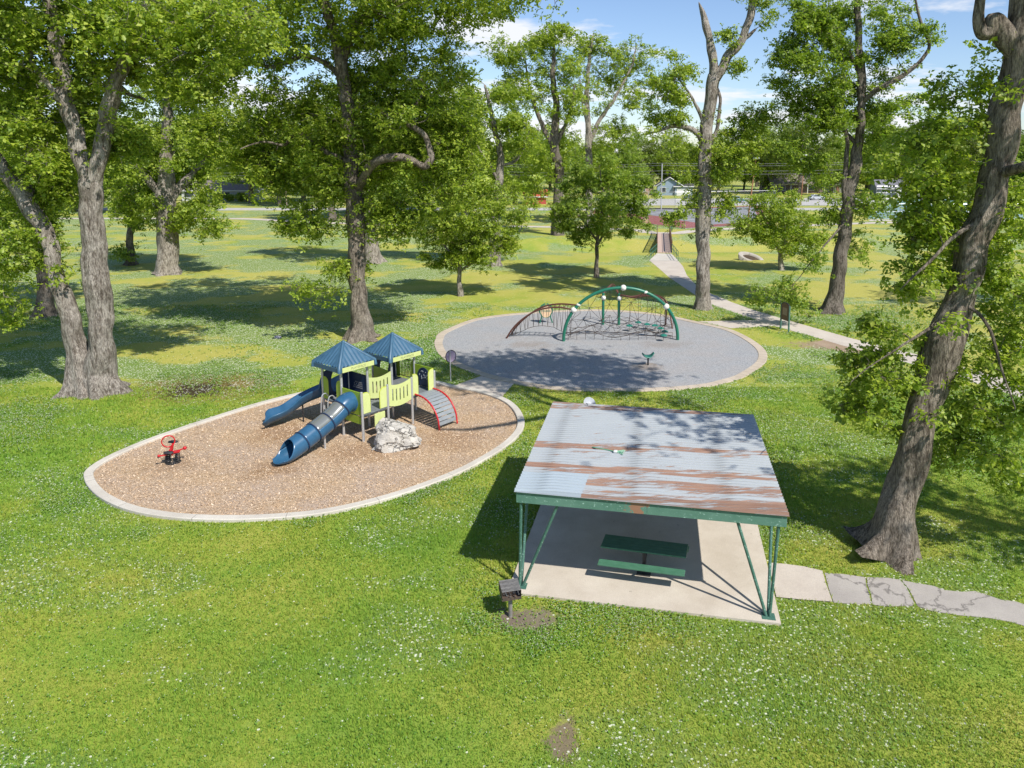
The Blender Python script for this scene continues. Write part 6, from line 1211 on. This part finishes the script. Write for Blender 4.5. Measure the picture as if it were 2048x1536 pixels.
fence('chain link fence behind the green tennis court', [P(1752, 398), P(1900, 397), P(2150, 397)], 3.6, 7)
na, nb_ = P(1815, 433), P(1828, 410)
for k, (pa, pb) in enumerate(((P(1800, 424), P(1905, 424)), (P(1960, 424), P(2080, 424)))):
    o = thing('tennis_net', ['left of the two tennis nets, glimpsed through the right hand branches', 'right one of the two tennis nets, mostly behind the big leaning tree'][k], 'net', pa, 'tennis nets'); dn = (pb - pa)/np.linalg.norm(pb - pa)
    for q in (pa, pb): obj('post', MB().tube([q, q + e3*1.1], 0.05, 8), M_GREENP, o)
    mb = MB()
    for z in np.linspace(0.1, 1.0, 9): mb.tube([pa + e3*z, pb + e3*z], 0.01 if z < 0.99 else 0.035, 4)
    for s_ in np.arange(0, np.linalg.norm(pb - pa), 0.25): mb.tube([pa + dn*s_ + e3*0.05, pa + dn*s_ + e3*1.0], 0.008, 3)
    obj('netting', mb, M_BLACK, o)
# litter bin and bench by the court
tb = P(1291, 445); o = thing('litter_bin', 'tan square litter bin by the near fence of the basketball court', 'bin', tb)
obj('body', MB().box(tb + e3*0.55, (0.9, 0.9, 1.1)), plain("tan_bin", (0.50, 0.37, 0.22), (0.42, 0.31, 0.19), 4, 0.8), o, bevel=0.03); obj('lid', MB().tube([tb + e3*1.1, tb + e3*1.32], [0.55, 0.36], 4), plain("bin_lid", (0.10, 0.06, 0.045)), o); obj('opening', MB().box(tb + e3*0.9 - np.array([0, .452, 0]), (0.5, 0.01, 0.22)), M_BLACK, o)
kb = P(692, 442); o = thing('park_bench', 'tan picnic bench far back under the dark tree, left of the spreading tree', 'bench', kb)
M_TAN = plain("tan_planks", (0.48, 0.33, 0.21), (0.40, 0.27, 0.17), 3, 0.8)
obj('tabletop', MB().box(kb + e3*0.75, (2.2, 0.8, 0.06)), M_TAN, o)
for s in (-1, 1): obj('bench_seat', MB().box(kb + e3*0.45 + np.array([0, .7*s, 0]), (2.2, 0.3, 0.06)), M_TAN, o); obj('trestle', MB().tube([kb + np.array([.7*s, -.75, 0]), kb + np.array([.7*s, .3, .72])], 0.05, 6).tube([kb + np.array([.7*s, .75, 0]), kb + np.array([.7*s, -.3, .72])], 0.05, 6).box(kb + np.array([.7*s, 0, .40]), (0.08, 1.6, 0.08)), M_TAN, o)

# ================================================================ grass, clover and loose chips near the camera
def inside(poly, x, y):
    poly = np.asarray(poly, float); r = np.zeros(len(x), bool); n = len(poly); j = n - 1
    for i in range(n):
        xi, yi = poly[i]; xj, yj = poly[j]
        c = ((yi > y) != (yj > y)) & (x < (xj - xi)*(y - yi)/(yj - yi + 1e-12) + xi); r ^= c; j = i
    return r
NOGO = [np.array([q[:2] for q in mulch_loop]), np.array([q[:2] for q in gravel_loop]), np.array(SL)] + [np.array(q) for q in PATHS if np.mean(np.array(q)[:, 1]) < 70]
def grow(poly, d): return offset_loop(poly, -d)
def vnoise(x, y, sc, seed):
    rg = np.random.default_rng(seed); g = rg.random((256, 256)); u, v = x*sc, y*sc; i, j = np.floor(u).astype(int), np.floor(v).astype(int); fu, fv = u - i, v - j; fu = fu*fu*(3 - 2*fu); fv = fv*fv*(3 - 2*fv)
    a = g[i % 256, j % 256]; b_ = g[(i + 1) % 256, j % 256]; c = g[i % 256, (j + 1) % 256]; d_ = g[(i + 1) % 256, (j + 1) % 256]; return a*(1 - fu)*(1 - fv) + b_*fu*(1 - fv) + c*(1 - fu)*fv + d_*fu*fv
def scatter(y0, y1, dens, rg, pad=0.02):
    xm = 0.85*y1 + 3; n = int(2*xm*(y1 - y0)*dens); x = rg.uniform(-xm, xm, n); y = rg.uniform(y0, y1, n)
    k = (x > -0.80*y - 2.5) & (x < 0.66*y + 2.5); x, y = x[k], y[k]; ok = np.ones(len(x), bool)
    for p in NOGO: ok &= ~inside(p, x, y)
    for (px, py, rx_, ry_) in ((1058, 1238, 0.75, 0.45), (1124, 1480, 0.28, 0.5), (385, 782, 1.0, 0.7)):
        p = P(px, py); dq = ((x - p[0])/rx_)**2 + ((y - p[1])/ry_)**2; ok &= (dq > 1.0) | (rg.random(len(x)) < 0.12)
    return x[ok], y[ok]
rg = np.random.default_rng(5)
def blades(bands, hgt, wid, name, mat, n_per, seedn):
    V = []
    for y0, y1, dn_, sc in bands:
        x, y = scatter(y0, y1, dn_, rg); n = len(x)
        for _ in range(n_per):
            a = rg.uniform(0, 2*np.pi, n); lean = rg.uniform(0.2, 1.0, n); h = hgt*sc*rg.uniform(0.6, 1.3, n)*(0.7 + 0.7*vnoise(x, y, 0.5, seedn)); w = wid*sc*rg.uniform(0.7, 1.3, n)
            ox = x + rg.normal(0, 0.03*sc, n); oy = y + rg.normal(0, 0.03*sc, n); ca, sa = np.cos(a), np.sin(a)
            V.append(np.stack([np.stack([ox - sa*w, oy + ca*w, np.zeros(n)], -1), np.stack([ox + sa*w, oy - ca*w, np.zeros(n)], -1), np.stack([ox + ca*h*lean, oy + sa*h*lean, h*np.sqrt(np.maximum(0.05, 1 - 0.7*lean*lean))], -1)], 1))
    V = np.concatenate(V).reshape(-1, 3); return tag(quick_mesh(name, V, np.arange(len(V)).reshape(-1, 3), mat), kind='stuff')
def grass_material(name, cols):
    m = bpy.data.materials.new(name); m.use_nodes = True; t = m.node_tree; t.nodes.clear(); g = nd(t, 'ShaderNodeNewGeometry'); pos = g.outputs['Position']
    big = noise_(t, pos, 0.05, 3, 0.5); mid_ = noise_(t, pos, 0.33, 5, 0.6)
    y = math_(t, 'ADD', math_(t, 'MULTIPLY', big, 0.55), math_(t, 'MULTIPLY', mid_, 0.45)); y = math_(t, 'ADD', y, math_(t, 'MULTIPLY', math_(t, 'SUBTRACT', g.outputs['Random Per Island'], 0.5), 0.20))
    c = ramp(t, y, cols); d_ = nd(t, 'ShaderNodeBsdfDiffuse', {'Color': c}); tl = nd(t, 'ShaderNodeBsdfTranslucent', {'Color': c}); mx = nd(t, 'ShaderNodeMixShader', {0: 0.45, 1: d_.outputs[0], 2: tl.outputs[0]}); nd(t, 'ShaderNodeOutputMaterial', {'Surface': mx.outputs[0]}); return m
M_GRASS = grass_material("grass_blades", [(0.36, (0.205, 0.36, 0.05)), (0.46, (0.275, 0.405, 0.058)), (0.55, (0.36, 0.44, 0.07)), (0.67, (0.45, 0.455, 0.11))])
blades([(11.5, 18, 460, 1.0), (18, 26, 300, 1.15), (26, 38, 130, 1.5)], 0.065, 0.013, 'grass', M_GRASS, 2, 71)
# clover: round leaflets and white heads in patches
def clover(bands):
    VL = []; VF = []
    for y0, y1, dn_, sc in bands:
        x, y = scatter(y0, y1, dn_, rg); pn = 0.5*vnoise(x + 50, y*0.9 + 20, 0.16, 81) + 0.3*vnoise(x, y, 0.45, 82) + 0.2*vnoise(x, y, 1.3, 83); k = rg.random(len(x)) < np.clip((pn - 0.455)*6, 0.05, 1); x, y = x[k], y[k]; n = len(x)
        z = rg.uniform(0.03, 0.085, n); r_ = 0.015*sc*rg.uniform(0.7, 1.3, n); a0 = rg.uniform(0, 6.28, n); tx, ty = rg.normal(0, 0.35, n), rg.normal(0, 0.35, n)
        q = np.array([[math.cos(a), math.sin(a)] for a in np.linspace(0, 2*math.pi, 6, endpoint=False)]); dx_ = np.cos(a0)[:, None]*q[:, 0] - np.sin(a0)[:, None]*q[:, 1]; dy_ = np.sin(a0)[:, None]*q[:, 0] + np.cos(a0)[:, None]*q[:, 1]
        VL.append(np.stack([x[:, None] + dx_*r_[:, None]*1.5, y[:, None] + dy_*r_[:, None]*1.5, z[:, None] + (dx_*tx[:, None] + dy_*ty[:, None])*r_[:, None]], -1))
        kf = rg.random(n) < 0.33; fx, fy, fz = x[kf] + 0.02, y[kf], z[kf] + 0.03; fr = 0.0095*sc*rg.uniform(0.7, 1.25, kf.sum())
        o_ = np.array([[0, 0, 1], [1, 0, 0], [0, 1, 0], [-1, 0, 0], [0, -1, 0], [0, 0, -1]], float); VF.append(np.stack([fx, fy, fz], -1)[:, None, :] + o_[None]*fr[:, None, None])
    VL = np.concatenate(VL).reshape(-1, 3); tag(quick_mesh('clover_leaves', VL, np.arange(len(VL)).reshape(-1, 6), M_CLOVER), kind='stuff')
    VF = np.concatenate(VF); m = len(VF); f = np.array([[0, 1, 2], [0, 2, 3], [0, 3, 4], [0, 4, 1], [5, 2, 1], [5, 3, 2], [5, 4, 3], [5, 1, 4]]); F = (np.arange(m)[:, None, None]*6 + f[None]).reshape(-1, 3)
    tag(quick_mesh('clover_flowers', VF.reshape(-1, 3), F, plain("clover_flower", (0.66, 0.66, 0.56), (0.58, 0.60, 0.48), 40, 0.9)), kind='stuff')
M_CLOVER = grass_material("clover_leaf", [(0.36, (0.16, 0.31, 0.055)), (0.5, (0.21, 0.36, 0.062)), (0.66, (0.28, 0.40, 0.075))])
clover([(11.5, 18, 560, 1.0), (18, 27, 420, 1.1), (27, 42, 200, 1.4), (42, 60, 80, 2.0)])
# loose wood chips lying on the mulch bed
mi = np.array(MULCH_IN); x = rg.uniform(mi[:, 0].min(), mi[:, 0].max(), 60000); y = rg.uniform(mi[:, 1].min(), mi[:, 1].max(), 60000); k = inside(mi, x, y); x, y = x[k], y[k]; n = len(x)
L_ = rg.uniform(0.012, 0.035, n); w_ = rg.uniform(0.006, 0.014, n); a = rg.uniform(0, 6.28, n); q = np.array([[-1, -1], [1, -1], [1, 1], [-1, 1]], float)
dx_ = np.cos(a)[:, None]*q[:, 0]*L_[:, None] - np.sin(a)[:, None]*q[:, 1]*w_[:, None]; dy_ = np.sin(a)[:, None]*q[:, 0]*L_[:, None] + np.cos(a)[:, None]*q[:, 1]*w_[:, None]
V = np.stack([x[:, None] + dx_, y[:, None] + dy_, 0.046 + dx_*rg.normal(0, .35, n)[:, None] + dy_*rg.normal(0, .35, n)[:, None]], -1).reshape(-1, 3)
m, t, b = mat_base("loose_chip"); g = nd(t, 'ShaderNodeNewGeometry'); setin(t, b.inputs['Base Color'], ramp(t, g.outputs['Random Per Island'], [(0, (0.37, 0.24, 0.135)), (0.35, (0.51, 0.35, 0.21)), (0.7, (0.61, 0.45, 0.30)), (1.0, (0.70, 0.57, 0.43))])); b.inputs['Roughness'].default_value = 0.9
tag(quick_mesh('wood_chips', V, np.arange(len(V)).reshape(-1, 4), m), kind='stuff')
